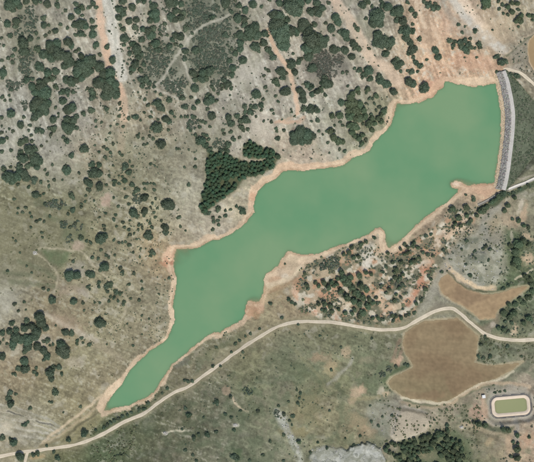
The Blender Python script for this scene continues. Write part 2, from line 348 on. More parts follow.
# ------------------------------------------------------------------ ground colours: what grows or lies where
CP = [ # u, v, rgb
 (22,23,(158,149,130)),(67,23,(163,154,136)),(85,20,(165,156,138)),(111,23,(180,166,148)),(156,23,(160,151,134)),(200,23,(140,136,118)),(245,23,(164,154,138)),(289,23,(162,152,136)),(334,23,(166,154,138)),(378,23,(160,152,134)),(423,23,(186,158,132)),(467,23,(188,164,140)),(512,20,(168,154,130)),
 (22,69,(158,150,133)),(67,69,(164,156,140)),(111,69,(176,163,146)),(156,69,(146,138,120)),(200,60,(138,133,116)),(245,69,(174,165,150)),(289,69,(164,152,136)),(334,69,(170,158,142)),(378,60,(172,158,138)),(415,69,(182,158,132)),(450,60,(186,152,124)),(480,69,(190,160,132)),(525,65,(142,132,112)),
 (22,115,(166,159,144)),(67,115,(168,160,146)),(111,108,(156,144,122)),(150,120,(150,138,116)),(195,115,(158,148,130)),(240,115,(172,162,146)),(260,128,(184,172,154)),(289,115,(166,156,140)),(289,140,(182,162,140)),(334,115,(166,158,140)),(378,125,(152,146,118)),(430,80,(190,152,126)),(520,130,(84,94,72)),
 (22,150,(168,161,147)),(60,165,(166,158,144)),(90,150,(160,146,126)),(115,160,(146,138,114)),(156,162,(150,141,119)),(190,165,(156,146,126)),(250,190,(170,156,132)),
 (22,200,(136,130,106)),(10,225,(134,128,104)),(67,208,(132,127,102)),(67,225,(130,126,102)),(100,200,(152,144,122)),(111,225,(146,139,116)),(150,215,(152,144,122)),(185,200,(166,158,142)),(190,225,(170,158,140)),
 (15,250,(128,123,101)),(40,262,(126,121,100)),(70,245,(132,128,102)),(75,275,(152,144,124)),(111,254,(154,146,124)),(140,265,(150,141,121)),(160,255,(176,150,122)),
 (8,295,(160,154,140)),(40,300,(146,134,112)),(75,300,(152,140,118)),(111,300,(146,139,116)),(150,300,(150,141,121)),
 (20,340,(168,158,140)),(60,325,(160,144,122)),(85,345,(150,142,118)),(80,370,(136,130,108)),(111,346,(148,139,117)),(140,335,(150,140,119)),
 (15,375,(158,140,118)),(22,393,(138,129,105)),(60,393,(138,130,106)),(95,380,(160,146,122)),(40,425,(162,155,139)),(10,412,(170,160,142)),(15,440,(158,148,128)),(60,430,(148,138,110)),(75,415,(152,140,114)),
 (110,445,(94,106,80)),(130,445,(110,112,90)),(60,458,(110,112,84)),(150,428,(104,110,84)),(175,420,(110,110,88)),(205,400,(110,112,88)),(200,440,(106,108,86)),(170,450,(106,106,86)),(245,393,(116,120,90)),(245,440,(106,110,86)),(225,415,(112,113,91)),
 (190,370,(126,122,98)),(215,350,(136,130,104)),(245,365,(134,132,98)),(255,325,(150,138,110)),(285,350,(117,118,94)),(290,385,(115,118,92)),(310,375,(117,120,92)),(330,345,(120,118,92)),(275,415,(124,126,98)),(315,410,(138,130,100)),(330,430,(122,122,92)),(300,300,(160,142,114)),
 (345,385,(122,124,90)),(360,350,(112,116,90)),(375,385,(112,118,88)),(370,412,(134,132,110)),(385,340,(118,116,92)),(355,420,(132,124,94)),(288,455,(124,126,100)),
 (310,260,(178,156,128)),(330,285,(140,130,104)),(355,270,(120,122,98)),(380,250,(170,156,134)),(390,285,(134,126,104)),(415,260,(156,140,116)),(430,250,(176,152,126)),(425,290,(150,144,130)),(440,235,(168,146,120)),(420,310,(124,120,98)),(350,310,(120,116,92)),
 (465,225,(150,142,122)),(480,245,(142,140,122)),(500,225,(156,144,122)),(520,215,(146,138,116)),(525,245,(118,118,94)),(515,262,(92,104,76)),(520,310,(92,104,80)),(510,325,(108,110,88)),(530,330,(118,118,94)),(500,350,(104,112,88)),(525,355,(112,114,92)),
 (395,412,(152,144,124)),(440,415,(156,144,120)),(455,425,(132,130,104)),(475,405,(160,144,120)),(485,375,(140,134,110)),(525,380,(160,146,124)),(490,410,(166,150,128)),(530,425,(176,158,134)),(520,445,(166,146,118)),(470,445,(112,116,86)),(430,450,(118,122,94)),(495,435,(126,122,94)),(470,395,(128,122,98)),
 (484,196,(196,164,134)),(525,185,(120,118,96)),(515,55,(150,138,120))]
def ground_colour(u, v):
    num = np.zeros(u.shape + (3,)); den = np.full(u.shape, 1e-12)
    uu = u + 9 * (fbm(u, v, 28, 4, 41) - .5) * 2; vv = v + 9 * (fbm(u, v, 28, 4, 42) - .5) * 2
    for a, b, c in CP:
        q = (uu - a) ** 2 + (vv - b) ** 2
        w = np.exp(-np.minimum(q / (2 * 15.0 ** 2), 60)) + 1e-5 / (1 + (q / 900.0) ** 2)
        num += w[..., None] * np.array(c, float); den += w
    return num / den[..., None]
C = ground_colour(U, V)
C = C * (1 - (sstep(235 - U, 0, 70) * sstep(V, 120, 190))[..., None] * np.array((.045, .045, .085)))      # duller, greener turf on the left slope
C0 = C.copy()
N1 = fbm(U, V, 3.2, 3, 51); N2 = fbm(U, V, 11, 4, 52); N3 = fbm(U, V, 2.0, 2, 53); N4 = fbm(U, V, 38, 4, 54)
def paint(m, rgb):
    global C
    m = np.clip(m, 0, 1)[..., None]
    C = C * (1 - m) + np.array(rgb, float) * m
def stroke(pts, w, rgb, a=1.0, soft=0.5, tex=0.0, warp=True):
    L = smooth_line(pts, 3.0) if len(pts) > 2 else np.array(pts, float)
    dd = sdf(wu if warp else U, wv if warp else V, L, False, w + 12)
    m = 1 - sstep(dd, w * (1 - soft), w * (1 + soft))
    tex = max(tex, .25)
    m = m * np.clip(1 - tex + tex * 2.2 * (N1 - 0.28), 0, 1)
    paint(m * a, rgb)
def blob(u, v, ru, rv, rgb, a=1.0, ang=0, soft=0.4, tex=0.0):
    ca, sa = math.cos(math.radians(ang)), math.sin(math.radians(ang))
    x = (wu - u) * ca + (wv - v) * sa; y = -(wu - u) * sa + (wv - v) * ca
    q = np.hypot(x / ru, y / rv) + 0.9 * (N2 - 0.5) + 1.5 * (N1 - .5)
    tex = max(tex, 0.3)
    m = 1 - sstep(q, 1 - soft, 1 + soft)
    if tex: m = m * np.clip(1 - tex + tex * 2.4 * (N1 - 0.3), 0, 1)
    paint(m * a, rgb)
def area(pts, rgb, a=1.0, soft=3.0, tex=0.0):
    dd = sdf(wu, wv, pts)
    m = 1 - sstep(dd, -soft, soft)
    if tex: m = m * np.clip(1 - tex + tex * 2.4 * (N1 - 0.3), 0, 1)
    paint(m * a, rgb)

# dry-grass and bare-soil mottling over everything
N5 = fbm(U, V, 1.7, 2, 55)
C = C * (1 + 0.09 * (N2 - 0.5) * 2 + 0.15 * (N1 - 0.5) * 2 + 0.07 * (N4 - .5) * 2 + 0.16 * (N5 - .5) * 2)[..., None]
paint(sstep(N5 * .7 + N2 * .3, .62, .72) * .35, (106,108,84))
top = sstep(175 - V, 0, 60)
strkN = fbm((U * .94 - V * .34) / 2.2, (U * .34 + V * .94) / 16.0, 1.0, 3, 57)          # rills down the upper slopes
strkL = fbm((U * .35 + V * .94) * 0 + (V * .94 - U * .34) / 2.0, (U * .94 + V * .34) / 22.0, 1.0, 3, 58)     # long bands across the left slope and the southern grass
ledge = vnoise(Zc * 0.9, (U - V) * 0.012, 59) - .5                                       # rock ledges following the contours
C = C * (1 + .20 * top * (strkN - .5) * 2 + .11 * (1 - top) * (strkL - .5) * 2 + .09 * ledge * (1 - .5 * sstep(V, 330, 370)))[..., None]
paint(sstep(N5 * .55 + strkN * .45, .62, .72) * top * .55, (202,197,186))
paint(sstep(N5 * .5 + strkL * .5, .62, .72) * (1 - top) * sstep(260 - U, 0, 60) * .4, (184,178,162))
south = sstep(V - 0.45 * (U - 100) * 0 + 0 * U, 330, 372) * sstep(U, 120, 175)
paint(sstep(fbm(U, V, 6, 4, 61), 0.60, 0.74) * (0.45 - .3 * south), (184,176,160))
paint(south * sstep(fbm(U, V, 10, 4, 62), 0.50, 0.70) * 0.42, (90,102,76))
paint(south * sstep(fbm(U, V, 7, 4, 63), 0.58, 0.74) * 0.35, (138,130,108))
nw = sstep(240 - V, 0, 60) * sstep(400 - U, 0, 30)
paint(nw * sstep(fbm(U, V, 13, 4, 64), 0.52, 0.68) * 0.35, (132,128,106))
C = C * (1 - nw[..., None] * .8 * np.array((.02, .002, -.012)))
area([(183,-5),(235,-5),(240,20),(236,50),(238,78),(192,80),(184,50)], (102,106,90), .8, 5, .5)
area([(306,48),(345,52),(352,74),(310,78),(302,64)], (110,106,96), .8, 4, .4)
area([(140,45),(178,40),(182,84),(150,84),(138,66)], (106,109,92), .75, 5, .5)
area([(16,5),(40,15),(38,75),(26,82),(14,50)], (108,110,92), .7, 5, .5)
area([(155,150),(205,118),(245,128),(200,165)], (128,124,102), .4, 8, .5)
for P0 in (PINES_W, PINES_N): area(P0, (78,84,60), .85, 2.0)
# pale and pink eroded strips on the hill
stroke([(96,-20),(99,5),(102,30),(107,55),(114,78),(122,95),(124,118)], 4.0, (212,178,152), 1.0, 0.45)
stroke([(104,-20),(108,0),(112,20),(114,40),(118,60),(122,76)], 5.6, (206,200,188), 1.0, 0.4, 0.3)
stroke([(105,-20),(109,0),(113.5,22),(115.5,44),(120,64)], 1.2, (150,150,138), 0.5, 0.6, .5)
stroke([(124,100),(123,120),(121,150)], 3.0, (168,150,126), 0.6, 0.8)
stroke([(330,-10),(338,5),(351,22),(362,44),(372,60),(386,68),(398,82)], 5.2, (206,180,156), 0.95, 0.5)
stroke([(342,8),(354,30),(364,50)], 3.0, (176,164,146), 0.5, 0.6)
stroke([(268,30),(275.5,50),(288,68),(294,88),(298,113)], 2.2, (208,176,150), 1.0, 0.5)
stroke([(276,122),(300,122),(304,118)], 1.6, (196,160,134), 0.8, 0.7)
stroke([(298,113),(292,118),(278,121)], 1.2, (196,160,134), 0.6, 0.7)
blob(262,128,10,12,(186,174,158),0.8); blob(245,72,16,11,(180,172,158),0.75,-15)
for L in ([(176,22),(181,32),(188,42.7),(184,52),(183,60),(187,72),(193,83)], [(153,88),(161.6,80),(170,66),(179,52.7),(185,43),(191.7,35),(206.8,24),(222,19),(232,12)], [(153,86.6),(160,91),(171.6,95),(182,100)], [(168,14),(176,24)]):
    stroke(L, 1.3, (188,181,166), 0.8, 0.7, 0.35)
blob(183,38,5,5,(182,175,162),0.7); blob(171,85,8,4,(176,170,158),0.5)
# red and pink earth round the dam's upper end
blob(432,86,12,6,(198,146,122),0.7,-25); blob(446,22,9,14,(198,156,130),0.5); blob(478,62,26,9,(202,158,130),0.65,12); blob(430,35,10,16,(190,160,134),0.5)
stroke([(450,-10),(455,2),(462,12),(470,20),(480,30),(490,40),(503,50)], 5.0, (198,190,178), 0.95, 0.45)
stroke([(458,-8),(466,6),(476,18),(484,26)], 4.0, (224,200,176), 0.9, 0.5)
stroke([(440,-5),(446,10),(456,22),(470,34),(484,44)], 3.4, (150,146,134), 0.55, 0.8)
stroke([(415,-8),(417,5),(421,16),(426,27)], 1.8, (214,190,164), 0.85, 0.7)
stroke([(436,30),(440,42),(441,52)], 2.2, (212,182,154), 0.7, 0.7)
stroke([(417,8),(416,30),(428,52),(440,70)], 1.2, (204,172,146), 0.7, 0.7)
stroke([(441,60),(452,70),(462,80)], 1.4, (214,184,156), 0.7, 0.7)
blob(498,30,18,16,(192,168,140),0.6); stroke([(506,56),(516,48),(526,40),(545,28)], 1.2, (104,104,84), 0.75, 0.6); stroke([(505,54),(515,46.5),(525,38),(545,26)], 1.0, (196,176,150), 0.6, 0.6)
blob(518,54,9,8,(146,140,126),0.6); blob(512,68,6,3,(176,164,148),0.6)
# left hillside
area([(-40,215),(40,205),(75,212),(88,235),(60,270),(20,285),(-40,292)], (126,122,98), 0.5, 10)
for L in ([(30,195),(50,204),(70,207)],[(36,203),(58,208),(80,205)],[(45,216),(66,222),(84,226)],[(20,262),(40,268),(55,278)],[(10,282),(35,284),(60,288)],[(5,272),(30,275)]):
    stroke(L, 2.2, (96,102,78), 0.55, 0.8, 0.5)
area([(41,250),(57,250),(70,252),(68,262),(60,268),(52,264),(45,257)], (92,106,76), 0.75, 2.5, 0.4)
area([(62,228),(84,228),(88,240),(70,244),(62,238)], (98,106,80), 0.6, 3, 0.4)
for L in ([(35,252),(40,248.5),(48,248),(56.7,248.5),(70,250),(81.7,252.7),(89,260),(97,268.5),(110.7,282.7),(122,292.7),(130,304)], [(38,254),(45,260),(51.7,267),(58,274),(57.8,280),(57,285),(55,291)], [(103,165),(105,172),(107,182),(115.7,189),(129,194),(137,205.7),(147.3,225.7)], [(128,300),(122,318),(110,330)]):
    stroke(L, 1.0, (178,166,142), 0.7, 0.8, 0.35)
blob(105,200,6,8,(196,164,146),0.8,20); blob(76,270,9,7,(176,168,156),0.6); blob(77,246,6,5,(184,160,144),0.7); blob(70,290,12,6,(178,158,138),0.5)
blob(6,300,10,14,(172,166,150),0.7); blob(84,292,6,6,(172,160,146),0.5)
stroke([(40,312),(52,318),(66,326),(80,333),(96,340)], 2.6, (188,176,158), 0.7, 0.8)
blob(68,322,16,6,(170,146,124),0.5,20); blob(40,340,10,6,(186,178,166),0.6); blob(72,362,9,6,(184,170,150),0.6)
stroke([(88,342),(104,348),(120,358)], 3, (162,148,126), 0.5, 0.8)
for k in range(14):
    w_ = 1.6 * math.sin(k * 2.3)
    stroke([(-5,404+2.3*k),(12+w_*3,407+2.25*k+w_*.5),(28,411.5+2.1*k),(45+w_*2,418+1.85*k-w_*.4),(60,427+1.3*k)], .8 + .35 * math.sin(k * 1.7), ((192,186,174), (150,146,130), (176,168,152))[k % 3], 0.65, 0.8, 0.6)
for L in ([(8,411.5),(16,413.8),(23,416.5)], [(36,421),(46,424),(54,425.8)]):
    stroke(L, 0.55, (88,86,80), 0.85, 0.6)
blob(4,428,7,6,(204,190,166),0.8); stroke([(0,428),(12,434),(25,443)], 2.6, (186,178,160), 0.6)
area([(60,436),(80,424),(98,412),(112,412),(104,420),(90,430),(72,442),(58,445)], (150,142,106), 0.7, 2.5, 0.3)
for off, rgb in ((0,(204,182,152)), (5,(176,158,128)), (9,(128,118,92))):
    stroke([(112+off*.6,386+off),(98+off*.6,399+off),(82+off*.6,412+off*.9),(66+off*.5,425+off*.8),(50+off*.4,436+off*.6),(40,446)], 1.3, rgb, 0.95, 0.6, 0.2)
for L in ([(88,419),(78,426),(69,434),(62,443)], [(96,415),(84,422),(74,430)]):
    stroke(L, 1.0, (100,96,76), 0.7, 0.7)
# south bank: road verges, tracks, cleared patches
C = C * (1 + south[..., None] * np.array((.05, .03, .06)))
stroke([tuple(p) for p in ROADL[5::6]], 4.4, (150,140,112), 0.7, 0.5)
blob(38,457,9,3.2,(176,150,112),0.8,-15); blob(22,458,5,4,(86,98,72),0.8); blob(35,453.5,7,2.4,(84,96,72),0.8,-15)
area([(92,432),(108,424),(124,416),(140,409),(150,403),(150,407),(138,414),(122,421),(106,430),(92,437)], (84,98,70), 0.75, 2.0, 0.35)
stroke([(163,433.5),(170,432),(180,431.5),(189,431)], 1.0, (206,196,172), 0.9, 0.5); blob(165.5,433.3,3.2,2.6,(218,206,182),0.95)
stroke([(233,397),(236,403),(241,408),(248,411.5)], 1.1, (206,184,156), 0.85, 0.5); blob(226,390.5,3.6,4,(192,160,136),0.8); blob(235.5,425,3.2,2.2,(206,198,182),0.9)
blob(113,455,14,7,(92,106,76),0.6,0,0.4,0.3); blob(118,443,10,8,(148,146,132),0.45,0,0.5,0.5); blob(147,426,8,9,(96,104,80),0.5)
blob(236,456,6,6,(80,98,70),0.8); blob(188,424,7,5,(92,102,76),0.6); blob(195,434,18,3.5,(92,102,78),0.6); blob(248,391,8,4,(88,102,74),0.6); blob(237,415,12,8,(94,104,78),0.5)
stroke([(180,443),(200,444),(215,440)], 2, (92,100,76), 0.5, 0.8, 0.4); stroke([(140,455),(165,451),(185,452)], 2.4, (92,100,78), 0.5, 0.8, 0.4)
blob(180,358,8,9,(136,132,124),0.5,-30,0.5,0.4); blob(212,352,10,6,(116,118,88),0.5,-30,0.5,0.4); blob(232,340,14,3.2,(108,112,84),0.6,-33,0.5,0.3)
blob(292,368,16,9,(112,120,86),0.3,20); blob(314,384,14,10,(112,120,86),0.3,25); blob(306,412,15,18,(150,136,100),0.45,0,0.5); blob(295,432,14,4,(150,136,96),0.5)
stroke([(290,345),(305,362),(320,378),(326,392)], 1.6, (148,142,108), 0.5, 0.8)
blob(317,357,7,4,(176,148,120),0.8,-10,0.4,0.4); blob(333,366,5,5,(182,158,124),0.75); blob(346,352,5,5,(196,168,138),0.8); blob(330,371,8,5,(186,166,128),0.7,30,0.4,0.4); blob(328,360,4,6,(158,140,112),0.6); stroke([(328,384),(336,378),(346,368),(353,358)], 1.6, (176,170,156), 0.7, 0.6, 0.3); blob(366,360,6,3.2,(164,150,124),0.5)
blob(356,392,5,7,(194,166,138),0.85,30,0.35,0.2); blob(362,389,4,5,(200,168,140),0.8); blob(352,402,4,4,(184,158,130),0.7); blob(359,423,12,7,(168,144,114),0.6,40); blob(370,432,8,5,(172,148,118),0.6,40)
stroke([(352,400),(366,398.5),(380,397)], 1.8, (160,146,112), 0.6); blob(381,391,3,6,(206,188,166),0.85,20); blob(386,393.5,3,3,(210,180,148),0.8)
for L in ([(400,340),(396,352),(392,362)], [(404,345),(400,356),(398,366)]):
    stroke(L, 1.6, (158,126,108), 0.6, 0.7, 0.4)
blob(398,362,4,4,(202,164,138),0.8); blob(402,358,2.5,3,(206,170,146),0.8)
area([(381,380),(388,375),(396,369),(408,364),(410,367),(398,372.5),(389,377),(385,384)], (86,100,70), 0.75, 2)
stroke([(386,366),(376,378),(372,388)], 5, (104,116,88), 0.5)
# limestone at the bottom
oc2 = oc
paint((1 - sstep(oc2 - 1.5 * (N1 - .5), -3.0, 1.6)) * 0.9, (166,165,155)); paint((oc2 < -1) * sstep(fbm(U, V, 5, 4, 71), 0.50, 0.62) * 0.6, (134,134,118)); paint((oc2 < -1) * sstep(fbm(U, V, 6, 4, 72), 0.54, 0.7) * 0.6, (198,196,188)); paint((oc2 < 0) * (1 - sstep(np.abs(fbm(U, V, 9, 3, 75) - .5), .008, .03)) * .75, (112,114,100))
stroke([(277,412),(280.5,419),(285,426),(288,432),(293,442),(297,450),(300.6,461.4),(303,480)], 3.4, (184,182,172), 0.85, 0.7, 0.55)
blob(283,420,5,7,(178,176,166),0.6,-30,0.4,0.5); blob(320,437,9,2.0,(176,174,158),0.4,0,0.5,0.4)
area([(370,403),(398,402),(396,412),(391,424),(388,438),(374,430),(366,415)], (150,149,136), 0.65, 4, 0.55)
area(MOUND, (178,164,144), 0.85, 2.0); paint((1 - sstep(np.abs(mo + 1.5), 0.6, 2.2)) * sstep(U, 0, 1) * sstep(430 - U, 0, 12) * 0.7, (196,184,166))
stroke([(399,409),(408,409.5),(418,412),(427,416)], 1.8, (132,120,100), 0.6, 0.7)
stroke([(440,405),(434,412),(437,420),(443,424)], 4.0, (176,164,142), 0.5, 0.8, 0.4)
# fields' pale rims and headlands
fd = np.minimum(sdf(U, V, FIELD_UP), sdf(U, V, FIELD_BIG))
paint((1 - sstep(fd, 0.3, 2.2)) * 0.7, (182,162,130))
stroke([(402,398),(412,400.3),(425,401.5),(440,404),(448,402.5),(457,398),(471,389),(481,384.5),(491,382.6),(501,378.5),(513,371.5)], 1.3, (212,198,170), .9, .5)
stroke([(404,400.5),(420,404),(440,406.5)], 1.2, (92,100,74), .7, .6); stroke([(452,402.5),(466,394.5),(478,388.2),(488,386)], 1.6, (92,100,74), .7, .6)
area([(462,320),(480,326),(492,320),(500,312),(500,322),(490,332),(476,330)], (134,118,100), 0.6, 2.5); blob(494,324,4,3,(196,182,166),0.75,-20); blob(514,330,3.5,6,(212,182,152),0.85,20)
area([(436,300),(446,304),(452,308),(438,310),(428,314),(424,318)], (126,118,104), 0.7, 2.5)
# rocky knoll
area([(446,262),(449,250),(460,240),(480,236),(498,241),(507,255),(507,272),(497,286),(485,288),(470,284),(456,275)], (149,145,126), 0.85, 4)
paint((1 - sstep(kr, -3, 3)) * sstep(fbm(U, V, 6, 4, 73), 0.50, 0.66) * 0.7, (174,170,154)); paint((1 - sstep(kr, -3, 3)) * sstep(fbm(U, V, 8, 4, 74), 0.52, 0.68) * 0.6, (110,114,96))
paint(np.exp(-((kr2) / 1.2) ** 2) * 0.5 * N1 * 1.6, (182,178,162)); area([(470,256),(476,253),(484,254),(487,259),(484,264),(474,265)], (122,124,108), 0.6, 2)
stroke([(447,263),(452,271),(460,277.5),(468,282.5),(476,286),(485,289),(494,287.5)], 2.6, (212,186,154), 0.95, 0.5, 0.25)
stroke([(446,270),(452,276),(459,283),(466,288),(476,291),(486,292.5)], 1.1, (82,84,62), 0.7, 0.6)
area([(484,230),(500,231),(506,240),(500,246),(486,240)], (150,142,126), 0.6, 5)
stroke([(452,252),(442,268),(436,284),(428,300),(420,316)], 4.4, (166,160,143), 0.75, 0.7, 0.35)
area([(505,228),(520,232),(528,245),(512,262),(506,252)], (84,98,70), 0.75, 4); blob(529,259,7,6,(214,182,152),0.9,-30,0.4,0.2); blob(528,236,8,3,(206,176,146),0.8,15)
stroke([(515,279.5),(522,276),(530,271),(545,262)], 0.9, (206,190,164), 0.9, 0.5); stroke([(511,232),(512,240),(511,250)], 1.3, (176,166,146), 0.8, 0.6)
# maquis slope south of the lake: red and pale bare soil between the bushes
mq = [(300,268),(318,258),(336,250),(352,245),(368,238),(378,246),(390,254),(404,246),(420,236),(440,222),(456,210),(470,208),(478,214),(470,228),(455,236),(450,252),(438,272),(428,294),(416,312),(400,322),(372,326),(340,322),(318,318),(300,312),(292,300),(292,284)]
mm = 1 - sstep(sdf(wu, wv, mq), -4, 3)
paint(mm * 0.7, (112,111,90))
hot = np.clip(sum(np.exp(-((U - a) ** 2 / (2 * b * b) + (V - c) ** 2 / (2 * e * e))) for a, b, c, e in ((330,11,296,5),(314,8,306,8),(390,10,304,7),(417,7,284,14),(440,12,238,10),(368,6,256,9),(462,8,216,7))), 0, 1)
mm = mm * (.85 + .15 * hot)
paint(mm * sstep(fbm(U, V, 6.5, 4, 81), 0.52, 0.64) * 0.75, (208,180,150)); paint(mm * sstep(fbm(U, V, 5, 4, 82), 0.57, 0.66) * 0.85, (220,208,188)); paint(mm * sstep(fbm(U, V, 7, 4, 83), 0.57, 0.69) * 0.7, (198,146,114))
blob(368,256,6,11,(218,208,194),0.9,15,0.4,0.2); blob(380,248,6,10,(200,176,148),0.7)
blob(328,295,11,3.5,(208,156,124),0.9,12,0.4,0.25); blob(342,301,6,4,(218,196,168),0.85); blob(315,311,4,3,(208,158,128),0.9); blob(305,300,5,9,(200,182,156),0.5,0,0.5,0.5)
blob(380,300,4,9,(222,186,152),0.85,-35,0.4,0.2); blob(388,308,6,5,(216,180,148),0.8); blob(400,306,9,3.5,(222,194,164),0.85,-25,0.4,0.2)
stroke([(408,304),(415,294),(420,284),(424,272),(430,262)], 3.0, (196,134,104), 0.8, 0.7, 0.45); stroke([(412,270),(420,263),(428,262)], 1.8, (216,202,184), 0.8, 0.6, 0.2); stroke([(405,298),(411,288),(416,280)], 1.8, (210,196,176), 0.7, 0.6, 0.3)
stroke([(428,262),(432,252),(440,240),(452,228),(462,222)], 4, (206,172,142), 0.7, 0.7, 0.4); stroke([(447,236),(456,231),(470,230)], 2.5, (220,190,160), 0.6, 0.7, 0.3)
area([(478,232),(484,214),(494,204),(502,200),(502,212),(494,226),(488,236)], (154,152,140), 0.7, 4); area([(486,222),(498,212),(500,222),(492,232)], (164,146,116), 0.7, 4)
blob(520,205,3,9,(214,198,178),0.7,15,0.4,0.3); blob(524,213,3,10,(208,172,142),0.7,15); blob(466,217,5,6,(212,190,166),0.7,40,0.4,0.3); blob(510,222,10,6,(196,168,140),0.6)
stroke([(512.5,177),(520.7,178.8),(527,177),(536,173.5)], 1.0, (176,164,146), 0.8, 0.5)
area([(478,206.5),(494,199),(506,192.5),(520,186.5),(540,178),(540,184),(524,190),(508,197),(494,206),(484,212),(478,211)], (76,88,66), 0.85, 1.5)
# round the irrigation pond
paint((1 - sstep(pondD, 2.0, 5.0)) * .7, (172,164,150))
stroke([(449,404.5),(456,400),(466,393),(476,388),(488,384.5),(502,383),(518,384),(530,387)], 1.6, (192,166,138), 0.85, 0.6)
stroke([(449,404.5),(438,407),(425,406.5),(410,404),(402,403)], 1.5, (170,150,122), 0.6, 0.7)
area([(484,388),(510,385),(528,387),(524,393),(500,394),(486,397)], (150,146,136), 0.6, 3, 0.5); blob(484,410,3.2,12,(206,170,144),0.8,-8); blob(476,412,7,8,(176,142,122),0.7,20,0.4,0.3); blob(467,402,6,6,(122,114,94),0.7,-35)
stroke([(486,420),(498,424),(512,424),(514,421)], 2.4, (196,182,164), 0.75, 0.6); area([(470,418),(480,421),(492,426),(508,429),(514,427),(510,433),(494,432),(478,426)], (84,92,72), 0.7, 2)
stroke([(462,424),(478,428),(490,433),(504,436),(512,446),(524,458)], 1.8, (176,158,130), 0.7, 0.7); stroke([(472,446),(486,450),(500,458),(508,470)], 2.0, (160,148,122), 0.6, 0.7)
blob(489,442,5,4,(196,168,132),0.7); blob(461.5,427,3,2.6,(206,190,162),0.7); blob(528,440,8,7,(206,162,132),0.7); blob(509,443,3,7,(206,172,142),0.6); stroke([(515,418),(517,428),(516,440)], 2.4, (158,156,150), 0.6, 0.7, 0.5)
stroke([(533,388),(529,396),(531,408)], 1.4, (104,100,88), 0.6, 0.6); blob(528,417,9,4,(186,178,166),0.6)
area([(400,441),(430,434),(455,430),(470,440),(470,470),(395,470)], (88,102,74), 0.6, 4, 0.3); blob(425,455,10,5,(170,146,120),0.5,0,0.5,0.5)
# bank strip along the water
bw = 3.7 + 4.2 * (fbm(U, V, 13, 3, 91) - .5) * 2; bw = np.maximum(bw, 1.6)
def near(u, v, r): return np.exp(-((U - u) ** 2 + (V - v) ** 2) / (2 * r * r))
bw += 17 * near(288,272,13) + 6 * near(258,316,9) + 8 * near(165,256,8) + 9 * near(484,190,10) + 4 * near(255,190,9) + 5 * near(435,92,12) + 4 * near(300,164,18) + 6 * near(390,246,8) + 2.5 * near(108,390,10) - 3.0 * near(165,350,22) - 3.0 * near(190,362,20) - 2 * near(330,245,20) + 3 * near(395,110,8) + 2.5 * near(280,168,10) + 4 * near(470,80,14); bw = np.maximum(bw, 1.5)
LDm = lakeD
bm = (1 - sstep(LDm + 1.2 * (N1 - .5), bw * 0.78, bw * 1.08)) * (LDm > -9)
rosy = np.clip(near(435,92,18) + near(170,258,9) + near(262,310,12) + near(484,188,14) + near(256,200,9) * .6 + near(300,166,25) * .5, 0, 1)[..., None]
sand = np.array((218,190,160.)) * (1 - rosy) + np.array((212,172,142.)) * rosy
sand = sand * (0.97 + 0.16 * (N1 - .5) + 0.2 * (N2 - .5))[..., None]
C = C * (1 - 0.92 * bm[..., None]) + sand * 0.92 * bm[..., None]
bl = np.exp(-((LDm - bw * 0.32) / (bw * 0.16)) ** 2) * (LDm > 0)
paint(bl * 0.45 * sstep(fbm(U, V, 14, 2, 95), 0.35, 0.65), (226,204,172))
paint(np.exp(-((LDm - 0.1) / .7) ** 2) * 0.45 * sstep(fbm(U, V, 20, 3, 96), .38, .6), (160,130,100))
for k_, a_ in ((1.5, .3), (2.6, .25), (3.7, .22)): paint(np.exp(-((LDm - k_ - .5 * (N2 - .5)) / .3) ** 2) * a_ * (LDm < bw), (176,148,116))
paint((LDm < -0.5) * 0.6, (158,136,100))
for (u, v, r_, rgb, a) in ((166,262,5,(182,132,104),.8),(172,262,3,(150,104,84),.6),(254,312,8,(176,134,102),.7),(276,282,7,(186,146,114),.6),(285,276,3,(222,206,184),.8),(281,264,5,(196,158,126),.6),(254,196,5,(208,160,128),.6),(486,192,8,(208,168,138),.6),(456.5,184.3,2.5,(232,204,180),.9),(274,292,10,(176,152,116),.6),(265,300,6,(196,170,136),.6),(291,262,10,(170,152,124),.35)):
    blob(u, v, r_, r_ * .8, rgb, a)
stroke([(268,286),(282,281),(292,276),(300,268)], 2.0, (214,194,164), 0.8, 0.6); stroke([(270,292),(284,286),(296,280)], 1.4, (156,124,96), 0.5, 0.7)
paint(inD * (cs > 0) * 0.8, (110,106,90))
outd = np.hypot(np.maximum(np.maximum(-U, U - 534), 0), np.maximum(np.maximum(-V, V - 462), 0))
fade = sstep(outd, 12, 45)[..., None]                  # where the sheet's cells get too coarse, the material's own noise takes over
C = C * (1 - fade) + C0 * fade
lum = C @ np.array((.3, .59, .11))
C = (lum[..., None] + (C - lum[..., None]) * 0.91) * np.array((.99, .995, .965))

# ------------------------------------------------------------------ ground sheet
def set_col(me, cols_lin):
    a = me.color_attributes.new('Col', 'FLOAT_COLOR', 'POINT')
    buf = np.ones((len(cols_lin), 4), dtype=np.float32); buf[:, :3] = cols_lin
    a.data.foreach_set('color', buf.ravel())
nV, nU = U.shape
idx = np.arange(nV * nU).reshape(nV, nU)
quads = np.stack([idx[:-1, :-1], idx[1:, :-1], idx[1:, 1:], idx[:-1, 1:]], -1).reshape(-1, 4)
gm = mesh('ground', wpos(U, V, Z).reshape(-1, 3), quads, M['ground'], True)
ALB = K_ALB * s2l(np.clip(C, 20, 245)).reshape(-1, 3)
set_col(gm, ALB)
tag(link('ground', gm), 'dry stony hillsides and grassland round the reservoir', kind='structure')
CI = C[j0:j0 + nv, i0:i0 + nu]

